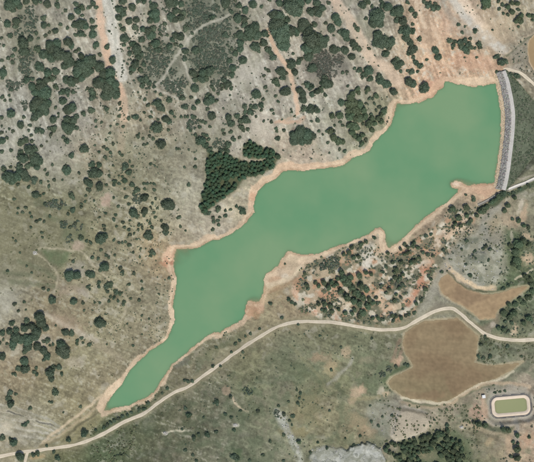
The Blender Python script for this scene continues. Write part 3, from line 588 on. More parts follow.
# ------------------------------------------------------------------ water
def water_mat(name, rgb, rgb2, clear, deep_attr=True):
    m, nt, b = nodes_mat(name)
    geo = nt.nodes.new('ShaderNodeNewGeometry')
    n1 = noise_node(nt, 0.012, 4, 0.5, geo.outputs['Position'])
    mx = nt.nodes.new('ShaderNodeMix'); mx.data_type = 'RGBA'
    mx.inputs[6].default_value = (*s2l(rgb), 1); mx.inputs[7].default_value = (*s2l(rgb2), 1)
    nt.links.new(ramp(nt, n1.outputs['Fac'], 0, 1, 0.38, 0.62), mx.inputs[0])
    nt.links.new(mx.outputs[2], b.inputs['Base Color'])
    b.inputs['Roughness'].default_value = 0.12; b.inputs['IOR'].default_value = 1.33
    n2 = noise_node(nt, 0.35, 3, 0.6, geo.outputs['Position'])
    add_bump(nt, b, n2.outputs['Fac'], 0.06, 0.4)
    at = nt.nodes.new('ShaderNodeAttribute'); at.attribute_name = 'depth'
    ex = nt.nodes.new('ShaderNodeMath'); ex.operation = 'POWER'; ex.inputs[0].default_value = math.exp(-1.0 / clear)
    nt.links.new(at.outputs['Fac'], ex.inputs[1])
    tr = nt.nodes.new('ShaderNodeBsdfTransparent'); ms = nt.nodes.new('ShaderNodeMixShader')
    nt.links.new(ex.outputs[0], ms.inputs['Fac'])
    nt.links.new(b.outputs['BSDF'], ms.inputs[1]); nt.links.new(tr.outputs['BSDF'], ms.inputs[2])
    nt.links.new(ms.outputs[0], nt.nodes['Material Output'].inputs['Surface'])
    return m
M['lake'] = water_mat('lake_water', (103,145,105), (122,151,111), 0.17)
M['pond_water'] = water_mat('pond_water', (141,146,104), (148,150,108), 0.35)
gu, gv = np.meshgrid(np.arange(96, 510, 1.0), np.arange(74, 420, 1.0))
ld = samp(LD, gu, gv); keep = ld < 3.0
cell = keep[:-1, :-1] | keep[1:, :-1] | keep[:-1, 1:] | keep[1:, 1:]
gi = np.arange(gu.size).reshape(gu.shape)
q = np.stack([gi[:-1, :-1], gi[1:, :-1], gi[1:, 1:], gi[:-1, 1:]], -1)[cell]
used, inv = np.unique(q, return_inverse=True)
wm = mesh('reservoir_water', wpos(gu.ravel()[used], gv.ravel()[used], np.zeros(len(used))), inv.reshape(-1, 4), M['lake'], True)
da = wm.attributes.new('depth', 'FLOAT', 'POINT')
# where the dam's stone face stands in the water its slope sets the depth
uu, vv = gu.ravel()[used], gv.ravel()[used]
zz = zat(uu, vv); c2, _ = seg_dist(uu, vv, CRESTL, False)
zz = np.where((c2 < 14) & (vv > 73) & (vv < 186), np.maximum(zz, dam_prof(-c2)), zz)
da.data.foreach_set('depth'[:0] + 'value', np.clip(-zz, 0, 6).astype(np.float32))
tag(link('reservoir_water', wm), 'milky green water of the long reservoir', kind='structure')

def lerp3(a, b, t): return np.array(a, float) * (1 - t[..., None]) + np.array(b, float) * t[..., None]
# ------------------------------------------------------------------ roads: draped strips with ragged edges
def strip(name, line, w, mat, label, lift=0.14, ncross=9, seed=1, kind='structure', parent=None, zfun=None, rag=0.8):
    P = np.asarray(line); T = np.gradient(P, axis=0); T /= np.linalg.norm(T, axis=1)[:, None]
    Nn = np.stack([-T[:, 1], T[:, 0]], 1)
    wl = w * (1 + rag * (fbm(P[:, 0], P[:, 1], 9, 3, seed) - .5)); wr = w * (1 + rag * (fbm(P[:, 0], P[:, 1], 9, 3, seed + 5) - .5))
    fr = np.linspace(-1, 1, ncross)
    vs_ = []
    for k in range(len(P)):
        off = np.where(fr < 0, fr * wl[k], fr * wr[k])
        vs_.append(P[k] + off[:, None] * Nn[k])
    vs_ = np.array(vs_)
    z = (zfun or zfull)(vs_[..., 0], vs_[..., 1]) + lift + .012 * np.maximum(np.maximum(-30 - vs_[..., 0], vs_[..., 0] - 560), np.maximum(vs_[..., 1] - 490, 0)).clip(0) - 0.10 * (np.abs(fr)[None, :] > .99)
    verts = wpos(vs_[..., 0], vs_[..., 1], z).reshape(-1, 3)
    ii = np.arange(len(verts)).reshape(len(P), ncross)
    f = np.stack([ii[:-1, :-1], ii[:-1, 1:], ii[1:, 1:], ii[1:, :-1]], -1).reshape(-1, 4)
    me = mesh(name, verts, f[:, ::-1], mat, True)
    t_ = 1 - np.exp(-((np.abs(fr) - .5) / .3) ** 2)          # two paler wheel tracks, a duller middle and verge
    c_ = lerp3((211,198,174), (194,181,155), np.clip(t_[None, :] * (.45 + .9 * fbm(vs_[..., 0], vs_[..., 1], 9, 3, seed + 9)), 0, 1)) * (1 + .12 * (fbm(vs_[..., 0], vs_[..., 1], 4, 3, seed + 10) - .5))[..., None]
    set_col(me, s2l(np.clip(c_, 20, 240)).reshape(-1, 3))
    o = link(name, me, parent)
    if not parent: tag(o, label, kind=kind)
    return o
strip('dirt_road', ROADL, 1.68, M['road'], 'pale dirt road winding along the south bank', seed=2)
strip('side_track', SPURL, 1.5, M['road'], 'short pale track leaving the road at bottom left', lift=0.20, seed=6)
strip('access_road', EASTL, 1.6, M['road'], 'pale road curving away from the upper end of the dam', lift=0.16, seed=9)

# ------------------------------------------------------------------ ploughed fields, clipped to their outlines
def clip_mesh(name, pts, colf, lift, label, step=1.0, seed=0):
    P = np.array(pts); lo = P.min(0) - 2; hi = P.max(0) + 2
    xs = np.arange(lo[0], hi[0], step); ys = np.arange(lo[1], hi[1], step)
    x, y = np.meshgrid(xs, ys)
    f = sdf(x + 0.9 * (fbm(x, y, 6, 3, 11 + seed) - .5) * 2, y + 0.9 * (fbm(x, y, 6, 3, 12 + seed) - .5) * 2, pts, True, 30)
    verts, faces, cache = [], [], {}
    def vid(key, px, py):
        if key not in cache: cache[key] = len(verts); verts.append((px, py))
        return cache[key]
    ny, nx = x.shape
    for j in range(ny - 1):
        for i in range(nx - 1):
            cs_ = [(j, i), (j + 1, i), (j + 1, i + 1), (j, i + 1)]
            vals = [f[c] for c in cs_]
            if min(vals) >= 0: continue
            poly = []
            for k in range(4):
                a, b = cs_[k], cs_[(k + 1) % 4]; fa, fb = vals[k], vals[(k + 1) % 4]
                if fa < 0: poly.append(vid(a, x[a], y[a]))
                if (fa < 0) != (fb < 0):
                    t = fa / (fa - fb); key = (min(a, b), max(a, b))
                    poly.append(vid(key, x[a] + t * (x[b] - x[a]), y[a] + t * (y[b] - y[a])))
            if len(poly) >= 3: faces.append(poly)
    A = np.array(verts)
    me = mesh(name, wpos(A[:, 0], A[:, 1], zfull(A[:, 0], A[:, 1]) + lift + .01 * np.maximum(A[:, 0] - 560, 0)), faces, M['field'], True)
    set_col(me, K_ALB * s2l(np.clip(colf(A[:, 0], A[:, 1]), 20, 245)))
    return tag(link(name, me), label, kind='structure')
def lerp3(a, b, t): return np.array(a, float) * (1 - t[..., None]) + np.array(b, float) * t[..., None]
def desat(c):
    l = c @ np.array((.3, .59, .11)); return (l[..., None] + (c - l[..., None]) * .84) * np.array((.955, .955, .93))
def col_big(u, v):
    c = lerp3((141,118,88), (151,130,97), sstep(fbm(u, v, 40, 4, 201), .40, .62))
    dd = sdf(u, v, FIELD_BIG)
    c = c * (1 - 0.5 * sstep(dd, -4, 0)[..., None]) + np.array((172,150,112.)) * 0.5 * sstep(dd, -4, 0)[..., None]
    g = sstep(v, 362, 392) * sstep(fbm(u, v, 16, 3, 202), .45, .62) * 0.35
    c = c * (1 - g[..., None]) + np.array((136,128,92.)) * g[..., None]
    c = desat(c)
    return c * (1 + 0.10 * (fbm(u * 0.35 + v * .1, v * 3.2 - u * .3, 6, 3, 203) - .5) + 0.18 * (fbm(u, v, 2.6, 3, 204) - .5))[..., None]
def col_up(u, v):
    c = lerp3((150,124,94), (170,142,106), sstep(fbm(u, v, 22, 4, 211), .38, .62))
    dd = sdf(u, v, FIELD_UP)
    c = c * (1 - 0.4 * sstep(dd, -3, 0)[..., None]) + np.array((186,160,122.)) * 0.4 * sstep(dd, -3, 0)[..., None]
    c = desat(c)
    return c * (1 + 0.18 * (fbm(u, v, 2.6, 3, 214) - .5) + .1 * (fbm(u * .4 - v * .1, v * 3 + u * .9, 7, 3, 215) - .5))[..., None]
def col_ne(u, v):
    dd = sdf(u, v, FIELD_NE)
    c = lerp3((148,126,94), (160,138,104), fbm(u, v, 12, 3, 221))
    r_ = sstep(dd, -2.2, -0.6)[..., None]
    return c * (1 - .7 * r_) + np.array((192,172,142.)) * .7 * r_
clip_mesh('ploughed_field', FIELD_BIG, col_big, 0.16, 'large brown ploughed field below the winding road')
clip_mesh('ploughed_field', FIELD_UP, col_up, 0.16, 'smaller tan ploughed field with two horns above the winding road', seed=3)
clip_mesh('ploughed_field', FIELD_NE, col_ne, 0.16, 'tan field cut off by the right edge above the dam', seed=5)

# ------------------------------------------------------------------ embankment dam
def empty(name, loc, scale=1.0, rz=0.0):
    o = bpy.data.objects.new(name, None); COL.objects.link(o)
    o.empty_display_size = 0.5
    o.location = loc; o.rotation_euler = (0, 0, rz)
    o.scale = (scale,) * 3 if isinstance(scale, (int, float)) else scale
    return o
def child(name, me, parent):
    o = link(name, me); o.parent = parent
    o.matrix_parent_inverse = parent.matrix_basis.inverted() if False else o.matrix_parent_inverse
    return o
dam = empty('embankment_dam', tuple(wpos(512.7, 127.0, 0.0)))
tag(dam, 'curved rock-fill dam with grey stone face and pale crest road', 'dam')
dam_o = np.array(dam.location)
cT = np.gradient(CRESTL, axis=0); cT /= np.linalg.norm(cT, axis=1)[:, None]
cN = np.stack([-cT[:, 1], cT[:, 0]], 1)
if cN[:, 0].mean() < 0: cN = -cN                     # towards downstream (east)
def dam_band(name, offs, zf, mat, jitter=0.0):
    offs = np.asarray(offs, float)
    A = CRESTL[:, None, :] + offs[None, :, None] * cN[:, None, :]
    z = zf(offs)[None, :] + jitter * (fbm(A[..., 0], A[..., 1], 2.2, 3, 301) - .5)
    lim = np.clip(np.minimum(3 + (CRESTL[:, 1] - 71) * .62, 2.5 + (190 - CRESTL[:, 1]) * .62), 0, 25)[:, None]
    ex = np.maximum(offs[None, :] - lim, 0)          # taper the downstream face into the abutments
    A = A - ex[..., None] * cN[:, None, :]
    z = z + ex * 0.43 * 0.9
    v = wpos(A[..., 0], A[..., 1], z).reshape(-1, 3) - dam_o
    ii = np.arange(len(v)).reshape(len(CRESTL), len(offs))
    f = np.stack([ii[:-1, :-1], ii[1:, :-1], ii[1:, 1:], ii[:-1, 1:]], -1).reshape(-1, 4)
    o = link(name, mesh(name, v, f, mat, True), dam)
    return o, A, z
o_, _, _ = dam_band('stone_apron', np.linspace(-14, -7.6, 9), dam_prof, M['beige_stone'], 0.25)
o_['label'] = 'bleached beige stone band along the waterline'
o_, fa, fz = dam_band('upstream_face', np.linspace(-7.6, -1.7, 9), dam_prof, M['riprap'], 0.5)
o_['label'] = 'blue-grey rubble slope of the dam'
o_, _, _ = dam_band('crest_road', np.linspace(-1.7, 2.1, 5), lambda s: np.full(s.shape, 4.05) - 0.03 * np.abs(s), M['crest'])
o_['label'] = 'pale gravel road on the dam crest'
o_, da_, dz_ = dam_band('downstream_face', np.linspace(2.1, 25, 26), dam_prof, M['turf'], 0.5)
o_['label'] = 'dark scrubby grass slope behind the dam'

def ico(sub=1):
    import bmesh
    b = bmesh.new(); bmesh.ops.create_icosphere(b, subdivisions=sub, radius=1.0)
    v = np.array([p.co[:] for p in b.verts]); f = np.array([[q_.index for q_ in p.verts] for p in b.faces]); b.free()
    return v, f
ICO1 = ico(1); ICO2 = ico(2)
def scatter_mesh(name, base, pos, scl, mat, cols=None, rot=True, jit=0.25, parent=None, origin=None, flat=1.0):
    """join many small lumps into one mesh; every lump is turned, stretched and dented on its own"""
    bv, bf = base; n = len(pos)
    ang = rng.uniform(0, 2 * math.pi, n)
    sc = np.asarray(scl)[:, None] * np.stack([rng.uniform(.8, 1.25, n), rng.uniform(.8, 1.25, n), rng.uniform(.6, 1.0, n) * flat], 1)
    v = bv[None] * (1 + jit * rng.uniform(-1, 1, (n, len(bv), 1))) * sc[:, None, :]
    ca, sa = np.cos(ang)[:, None], np.sin(ang)[:, None]
    x = v[..., 0] * ca - v[..., 1] * sa; y = v[..., 0] * sa + v[..., 1] * ca
    v = np.stack([x, y, v[..., 2]], -1) + np.asarray(pos)[:, None, :]
    if origin is not None: v = v - np.asarray(origin)
    f = (bf[None] + (np.arange(n) * len(bv))[:, None, None]).reshape(-1, bf.shape[1])
    me = mesh(name, v.reshape(-1, 3), f, mat)
    if cols is not None: set_col(me, np.repeat(cols, len(bv), 0))
    return link(name, me, parent)
ICO0 = (np.array([(0,0,1),(.9,0,.45),(.28,.85,.45),(-.72,.53,.45),(-.72,-.53,.45),(.28,-.85,.45),(.72,.53,-.45),(-.28,.85,-.45),(-.9,0,-.45),(-.28,-.85,-.45),(.72,-.53,-.45),(0,0,-1)], float),
        np.array([(0,1,2),(0,2,3),(0,3,4),(0,4,5),(0,5,1),(1,6,2),(2,7,3),(3,8,4),(4,9,5),(5,10,1),(2,6,7),(3,7,8),(4,8,9),(5,9,10),(1,10,6),(11,7,6),(11,8,7),(11,9,8),(11,10,9),(11,6,10)]))
n = 3300
k = rng.integers(0, len(CRESTL), n); off = rng.uniform(-7.6, -1.9, n)
A = CRESTL[k] + off[:, None] * cN[k] + rng.uniform(-.7, .7, (n, 1)) * cT[k]
okm = (A[:, 1] > 71.5) & (A[:, 1] < 189.5)
A = A[okm]; off = off[okm]
M['riprap_stone'] = mottled('riprap_stone', None, 0.1, 1.0, 0.9, 0.2, 0.2, attr='Col')
shade = rng.choice(np.array([(142,138,130),(156,152,143),(170,165,155),(186,181,169),(130,126,118)]), len(A)) + rng.uniform(-6, 6, (len(A), 3))
o_ = scatter_mesh('riprap_stones', ICO0, wpos(A[:, 0], A[:, 1], dam_prof(off) + 0.1), rng.uniform(.3, .75, len(A)), M['riprap_stone'], s2l(shade), parent=dam, origin=dam_o, flat=.8)
o_['kind'] = 'stuff'
n = 900
k = rng.integers(0, len(CRESTL), n); off = rng.uniform(-11.0, -7.4, n)
A = CRESTL[k] + off[:, None] * cN[k] + rng.uniform(-.7, .7, (n, 1)) * cT[k]
okm = (A[:, 1] > 74) & (A[:, 1] < 186); A = A[okm]; off = off[okm]
shade = np.array((206,186,154)) + rng.uniform(-16, 12, (len(A), 1)) + rng.uniform(-5, 5, (len(A), 3))
o_ = scatter_mesh('apron_stones', ICO0, wpos(A[:, 0], A[:, 1], dam_prof(off) + 0.05), rng.uniform(.2, .5, len(A)), M['riprap_stone'], s2l(shade), parent=dam, origin=dam_o, flat=.7)
o_['kind'] = 'stuff'

# ------------------------------------------------------------------ spillway channel
spw = empty('spillway_channel', tuple(wpos(508.5, 189.4, float(zat(508.5, 189.4)))))
tag(spw, 'narrow pale concrete channel running past the lower end of the dam', 'channel')
so = np.array(spw.location)
def ribbon(name, line, o1, o2, zlo, zhi, mat, parent, origin, zbase=None):
    P = np.asarray(line); T = np.gradient(P, axis=0); T /= np.linalg.norm(T, axis=1)[:, None]; Nn = np.stack([-T[:, 1], T[:, 0]], 1)
    zb = zfull(P[:, 0], P[:, 1]) if zbase is None else zbase
    rings = []
    for o, z in ((o1, zlo), (o1, zhi), (o2, zhi), (o2, zlo)):
        Q = P + o * Nn; rings.append(wpos(Q[:, 0], Q[:, 1], zb + z))
    v = np.stack(rings, 1).reshape(-1, 3) - origin
    f = []
    for i in range(len(P) - 1):
        for c in range(4): f.append((4 * i + c, 4 * i + (c + 1) % 4, 4 * i + 4 + (c + 1) % 4, 4 * i + 4 + c))
    f.append((0, 1, 2, 3)); e = 4 * (len(P) - 1); f.append((e + 3, e + 2, e + 1, e))
    return link(name, mesh(name, v, f, mat), parent)
j = int(np.argmin(np.abs(SPILLL[:, 0] - 509)))
zs = np.linspace(float(zat(*SPILLL[0])), float(zat(*SPILLL[-1])), len(SPILLL)); zs = np.maximum(zat(SPILLL[:, 0], SPILLL[:, 1]), zs * 0 - 9)
ribbon('inlet_floor', SPILLL[:j + 1], -0.9, 0.9, -0.6, 0.12, M['grey_concrete'], spw, so)
ribbon('chute_floor', SPILLL[j:], -1.0, 1.0, -0.6, 0.14, M['concrete'], spw, so)
for s_ in (-1, 1):
    ribbon('channel_wall', SPILLL[:j + 1], s_ * 0.92, s_ * 1.22, -0.8, 0.75, M['grey_concrete'], spw, so)
    ribbon('channel_wall', SPILLL[j:], s_ * 1.02, s_ * 1.34, -0.8, 0.80, M['concrete'], spw, so)

# ------------------------------------------------------------------ irrigation pond
def rring(hx, hy, rad, n=96):
    """rounded rectangle outline in pixel space"""
    pts = []
    for cx, cy, a0 in ((hx - rad, hy - rad, 0), (-hx + rad, hy - rad, 90), (-hx + rad, -hy + rad, 180), (hx - rad, -hy + rad, 270)):
        for t in np.linspace(0, 90, n // 4, endpoint=False) if False else np.linspace(0, 90, n // 4):
            a = math.radians(a0 + t); pts.append((cx + rad * math.cos(a), cy + rad * math.sin(a)))
    P = np.array(pts)
    return np.stack([BC[0] + P[:, 0] * math.cos(BA) - P[:, 1] * math.sin(BA), BC[1] + P[:, 0] * math.sin(BA) + P[:, 1] * math.cos(BA)], 1)
pond = empty('irrigation_pond', tuple(wpos(BC[0], BC[1], pz)))
tag(pond, 'small rounded pond of olive water inside a pale earth bank', 'pond')
po = np.array(pond.location)
def ringband(name, rings, mat):
    V_ = np.concatenate([wpos(r[:, 0], r[:, 1], np.full(len(r), z) + jz * (fbm(r[:, 0], r[:, 1], 3, 3, 401) - .5)) for r, z, jz in rings]) - po
    n_ = len(rings[0][0]); f = []
    for a in range(len(rings) - 1):
        for i in range(n_):
            i2 = (i + 1) % n_; f.append((a * n_ + i, (a + 1) * n_ + i, (a + 1) * n_ + i2, a * n_ + i2))
    return link(name, mesh(name, V_, f, mat, True), pond)
ringband('bank', [(rring(19.6, 10.3, 6.8), pz - .35, 0), (rring(19.3, 10.0, 6.6), pz + .35, .1), (rring(18.9, 9.6, 6.2), pz + .7, .15), (rring(18.0, 8.6, 5.4), pz + .72, .15), (rring(17.0, 7.5, 4.4), pz + .3, .25), (rring(15.9, 6.5, 3.4), pz - .25, .3), (rring(14.6, 5.2, 2.6), pz - 1.0, 0)], M['bank'])
ringband('drainage_channel', [(rring(21.2, 11.9, 8.2), pz + .10, 0), (rring(20.95, 11.65, 8.0), pz + .08, 0), (rring(20.6, 11.3, 7.7), pz - .15, 0), (rring(19.9, 10.6, 7.0), pz - .15, 0), (rring(19.6, 10.3, 6.8), pz - .1, 0)], M['ditch'])
rw = rring(16.6, 7.1, 4.0); cw = np.array([BC])
V_ = []; D_ = []
for fct in (0, .35, .6, .8, .88, .92, .96, 1.0):
    r = BC + (rw - BC) * fct; V_.append(wpos(r[:, 0], r[:, 1], np.full(len(r), pz - .12))); D_ += [1.2 if fct < .85 else max(0.0, .9 * (1 - fct) * 8.0)] * len(r)
n_ = len(rw); f = []
for a in range(7):
    for i in range(n_): f.append((a * n_ + i, (a + 1) * n_ + i, (a + 1) * n_ + (i + 1) % n_, a * n_ + (i + 1) % n_))
pm = mesh('water', np.concatenate(V_) - po, f, M['pond_water'], True)
a_ = pm.attributes.new('depth', 'FLOAT', 'POINT'); a_.data.foreach_set('value', np.array(D_, dtype=np.float32))
link('water', pm, pond)

# ------------------------------------------------------------------ pump hut by the pond
def boxm(name, lo, hi, mat, parent):
    x0, y0, z0 = lo; x1, y1, z1 = hi
    v = [(x0,y0,z0),(x1,y0,z0),(x1,y1,z0),(x0,y1,z0),(x0,y0,z1),(x1,y0,z1),(x1,y1,z1),(x0,y1,z1)]
    f = [(0,3,2,1),(4,5,6,7),(0,1,5,4),(1,2,6,5),(2,3,7,6),(3,0,4,7)]
    return link(name, mesh(name, v, f, mat), parent)
hut = empty('pump_hut', tuple(wpos(483.4, 396.3, float(zat(483.4, 396.3)) - 0.1)), rz=math.radians(8))
tag(hut, 'tiny white flat-roofed hut left of the small rounded pond', 'hut')
boxm('wall', (-1.4,-1.3,-.4), (1.4,1.3,2.3), M['whitewash'], hut); boxm('roof', (-1.65,-1.55,2.303), (1.65,1.55,2.45), M['whitewash'], hut)
dr = boxm('door', (-.45,-1.36,.1), (.45,-1.303,2.0), M['door'], hut); boxm('window', (1.403,-.4,1.1), (1.45,.4,1.7), M['door'], hut)

# ------------------------------------------------------------------ stone heaps and loose limestone
def heap(u, v, r, label, n=70):
    e = empty('stone_heap', tuple(wpos(u, v, float(zat(u, v)))))
    tag(e, label, 'stone heap', 'heaps of cleared stones')
    a = rng.uniform(0, 2 * math.pi, n); q_ = r * np.sqrt(rng.uniform(0, 1, n))
    p = np.stack([q_ * np.cos(a), .75 * q_ * np.sin(a), .45 * r * np.maximum(0, 1 - (q_ / r)) + .1], 1)
    o = scatter_mesh('stones', ICO0, p, rng.uniform(.22, .5, n), M['stone'], parent=e); o['kind'] = 'stuff'
heap(35, 253, 2.4, 'pale stone heap beside a faint track on the left grassy slope')
heap(165.5, 433.3, 2.4, 'pale stone heap at the blunt end of a short track below the road')
heap(235.5, 425, 2.2, 'pale stone heap alone on the dark grassland at bottom centre')
heap(461.5, 427, 2.0, 'pale stone heap between the small pond and the dark wood')
P_ = []
def in_poly(u, v, poly): return seg_dist(np.asarray(u, float), np.asarray(v, float), poly, True)[1]
cand = np.stack([rng.uniform(270, 510, 9000), rng.uniform(230, 475, 9000)], 1)
wgt = in_poly(cand[:, 0], cand[:, 1], OUTCROP) * .55 + (sdf(cand[:, 0], cand[:, 1], np.array([(280,417),(288,432),(295,447),(301,462)]), False) < 4) * .9 + (sdf(cand[:, 0], cand[:, 1], KNOLL_RIM, False) < 2.6) * .8 \
    + in_poly(cand[:, 0], cand[:, 1], [(450,250),(480,236),(505,255),(497,286),(470,284),(452,268)]) * .25 + in_poly(cand[:, 0], cand[:, 1], [(370,403),(396,404),(388,438),(370,425)]) * .25
cand = cand[rng.uniform(0, 1, len(cand)) < wgt]
cand = cand[fbm(cand[:, 0], cand[:, 1], 8, 3, 411) > .47]
shade = np.array((176,174,166)) + rng.uniform(-26, 26, (len(cand), 1)) + rng.uniform(-4, 4, (len(cand), 3))
o_ = scatter_mesh('scattered_rocks', ICO0, wpos(cand[:, 0], cand[:, 1], zat(cand[:, 0], cand[:, 1]) + .05), rng.uniform(.2, .7, len(cand)) ** 1.2 + .1, M['riprap_stone'], s2l(shade), flat=.8)
tag(o_, 'loose pale limestone rocks on the bare outcrops', 'rocks', kind='stuff')

# ------------------------------------------------------------------ vegetation: crowns traced tile by tile (tile origin; then x, y, radius at six times the photo's scale; negative radius = patch of low scrub)
T = {}
T[0,0] = "60,35,32 95,20,30 80,60,20 118,40,22 160,12,22 215,12,22 245,15,14 285,25,20 343,33,17 397,67,14 430,105,22 470,70,22 455,25,16 490,45,18 345,3,12 495,95,14 490,150,35 455,150,22 515,160,25 440,157,14 405,168,12 487,205,22 455,213,14 510,215,12 530,45,10 48,147,22 100,130,25 95,155,18 62,213,19 10,230,14 25,275,12 90,297,16 52,350,14 82,335,14 78,375,14 12,365,12 145,265,35 130,240,22 145,310,28 185,235,20 262,110,16 265,155,20 270,215,14 298,197,12 335,190,20 362,145,14 292,152,10 230,230,10 220,200,14 412,255,30 430,275,20 345,265,25 300,270,25 320,300,35 355,330,45 310,350,30 400,340,35 420,375,30 390,400,25 265,330,28 225,295,18 240,405,30 290,440,25 335,430,22 475,293,15 450,375,10 490,340,20 500,400,45 530,370,35 470,430,35 520,440,30 455,310,15 180,350,-25 20,440,25 145,400,-30 25,405,12 425,340,15 180,60,-25 130,110,-20 200,120,-25 180,170,-30 120,200,-25 180,300,-20 140,360,-25 160,440,-25"
T[89,0] = "45,45,14 25,20,16 8,45,12 18,125,18 25,210,25 20,170,18 42,157,9 45,270,20 65,330,14 35,285,14 122,187,8 110,282,17 143,362,24 15,370,35 65,400,30 10,430,22 30,345,15 130,440,38 90,445,30 205,8,25 185,60,25 205,85,20 180,110,20 170,45,14 208,60,18 262,45,21 295,10,16 328,8,18 242,130,24 285,122,20 278,163,18 205,175,18 190,150,14 215,235,26 263,263,19 210,273,14 325,178,20 355,190,28 375,215,28 385,170,18 395,85,32 370,125,20 405,120,22 360,80,14 390,40,25 368,15,12 400,265,25 370,270,15 415,300,18 317,237,17 290,300,30 310,330,22 300,345,22 245,320,18 240,290,12 280,390,28 265,415,20 330,385,16 310,420,18 250,440,14 490,15,35 515,25,25 495,105,25 515,120,20 485,90,15 520,70,20 520,215,22 500,240,16 485,280,20 525,270,15 470,210,12 455,145,14 430,205,14 370,330,-30 420,360,-30 400,410,-35 460,380,-30 350,440,-25 490,420,-20 460,300,-20 440,170,-20 460,60,-20"
T[178,0] = "285,20,34 450,30,27 345,3,14 365,35,18 405,62,20 320,70,16 360,115,28 395,115,20 398,145,18 345,110,14 372,212,25 345,210,15 375,260,22 400,225,22 435,190,38 465,165,28 470,215,28 430,230,22 465,285,28 485,310,15 515,260,25 520,205,22 530,290,15 500,265,14 345,320,18 375,295,22 390,365,24 330,410,22 325,450,18 310,365,16 20,110,22 35,80,18 10,70,15 45,170,18 15,225,25 20,275,15 105,305,24 85,200,14 45,310,22 40,350,16 20,25,20 90,440,25 283,210,18 525,410,12 515,455,12 325,295,12 205,105,18 295,270,10 500,40,14 190,430,30 150,440,25 230,165,-35 185,180,-25 210,210,-30 240,240,-30 160,250,-30 160,290,-35 130,350,-35 200,350,-40 250,320,-35 250,390,-40 200,400,-35 170,60,-35 120,40,-35 90,80,-30 140,110,-35 180,110,-30 90,150,-25 150,200,-20 290,150,-25 290,110,-20 120,420,-30 230,50,-20 280,430,-25 110,240,-20 280,350,-25"
T[267,0] = "160,45,58 180,70,35 190,20,35 120,20,25 75,20,20 15,3,15 70,100,40 60,150,45 85,200,60 100,270,45 140,190,35 45,90,25 10,85,12 120,118,20 165,185,25 180,200,20 245,5,22 297,20,22 265,75,28 305,80,32 330,50,22 290,65,25 368,20,14 220,145,32 250,180,30 285,147,19 215,170,30 265,235,60 240,290,40 310,235,35 250,340,30 330,260,35 290,290,35 350,240,25 410,105,25 425,135,22 430,150,15 352,142,14 385,173,27 400,213,8 465,205,28 445,190,18 480,230,18 515,265,22 525,290,15 525,155,15 467,305,23 508,343,23 525,412,14 155,323,12 150,385,30 125,370,15 190,370,18 205,355,15 135,400,18 167,435,24 85,432,30 60,425,15 110,440,15 10,425,14 5,215,10 270,410,28 400,300,25 430,295,16 455,435,14 480,430,12 10,300,20 35,345,18 25,320,15 335,330,-30 300,370,-35 270,400,-28 330,400,-45 370,430,-40 420,370,-28 380,360,-30 340,445,-35 440,350,-20"
T[356,0] = "40,35,22 75,12,18 95,40,14 55,10,15 190,45,28 160,30,20 150,10,15 250,70,35 230,75,25 265,50,20 280,130,28 245,120,18 125,105,45 100,145,30 140,145,28 60,115,15 8,175,16 130,215,30 155,255,45 205,255,30 120,260,25 195,285,22 175,325,24 15,290,20 5,265,12 77,292,14 300,190,35 340,187,20 275,180,20 300,230,25 325,260,25 340,300,30 320,320,18 360,375,18 345,345,15 385,395,18 370,430,10 382,235,18 475,305,24 492,345,21 228,375,22 268,380,22 250,400,20 245,355,16 310,15,15 335,60,18 355,85,16 355,105,12 20,420,18 75,425,30 55,445,20 140,455,20 335,430,20 310,425,12 270,430,12 340,145,10 430,30,18 460,45,18 490,45,18 405,10,14 445,15,14 475,20,12 470,60,12 425,360,12"
T[445,0] = "245,20,28 235,45,18 260,35,18 230,10,18 320,10,14 325,55,14 345,30,14 375,45,18 400,75,18 375,90,14 430,25,18 400,20,16 440,60,14 455,95,18 425,130,16 455,130,18 440,115,18 500,95,16 525,100,15 525,120,10 180,185,18 80,148,10 103,195,10 120,160,8 30,245,18 50,270,16 45,290,10 90,250,18 120,245,18 95,275,18 115,295,22 140,265,18 150,235,14 155,285,16 135,310,16 120,315,12 205,265,18 180,290,12 210,285,14 60,250,12 310,340,17 340,375,25 365,370,16 320,380,12 310,430,10 118,345,6 190,345,8 285,180,8 390,450,16 430,455,20 440,160,10 350,80,10"
T[0,77] = "15,10,12 65,75,16 15,120,14 30,140,10 62,140,10 55,110,10 70,222,25 10,245,14 125,290,24 145,240,14 10,335,14 10,295,8 55,312,10 80,325,12 15,385,22 45,365,14 10,450,15 67,440,11 125,400,18 150,380,20 120,380,14 190,385,14 180,440,32 125,455,18 205,430,18 185,350,14 250,415,12 220,320,18 250,322,20 295,305,15 322,312,18 307,348,15 322,257,27 335,185,13 350,220,10 350,240,8 335,60,20 380,148,24 435,185,28 410,200,26 385,195,12 375,90,18 405,85,18 440,90,16 410,110,14 430,30,30 400,20,25 460,20,25 490,10,22 405,255,22 440,265,25 400,300,28 430,305,25 410,330,20 455,305,16 455,240,18 395,275,18 400,385,20 380,360,15 500,220,16 527,70,12 508,432,28 485,435,10 270,100,40 250,60,35 290,90,25 230,150,35 260,180,38 240,220,28 275,210,25 290,160,25 210,170,30 195,60,25 215,95,25 200,200,20 210,240,20 280,20,25 315,10,20 160,20,20 195,260,12 180,290,10 172,320,10 195,15,15 240,30,22 60,40,-22 120,35,-20 145,160,-18 90,60,-20 150,190,-14"
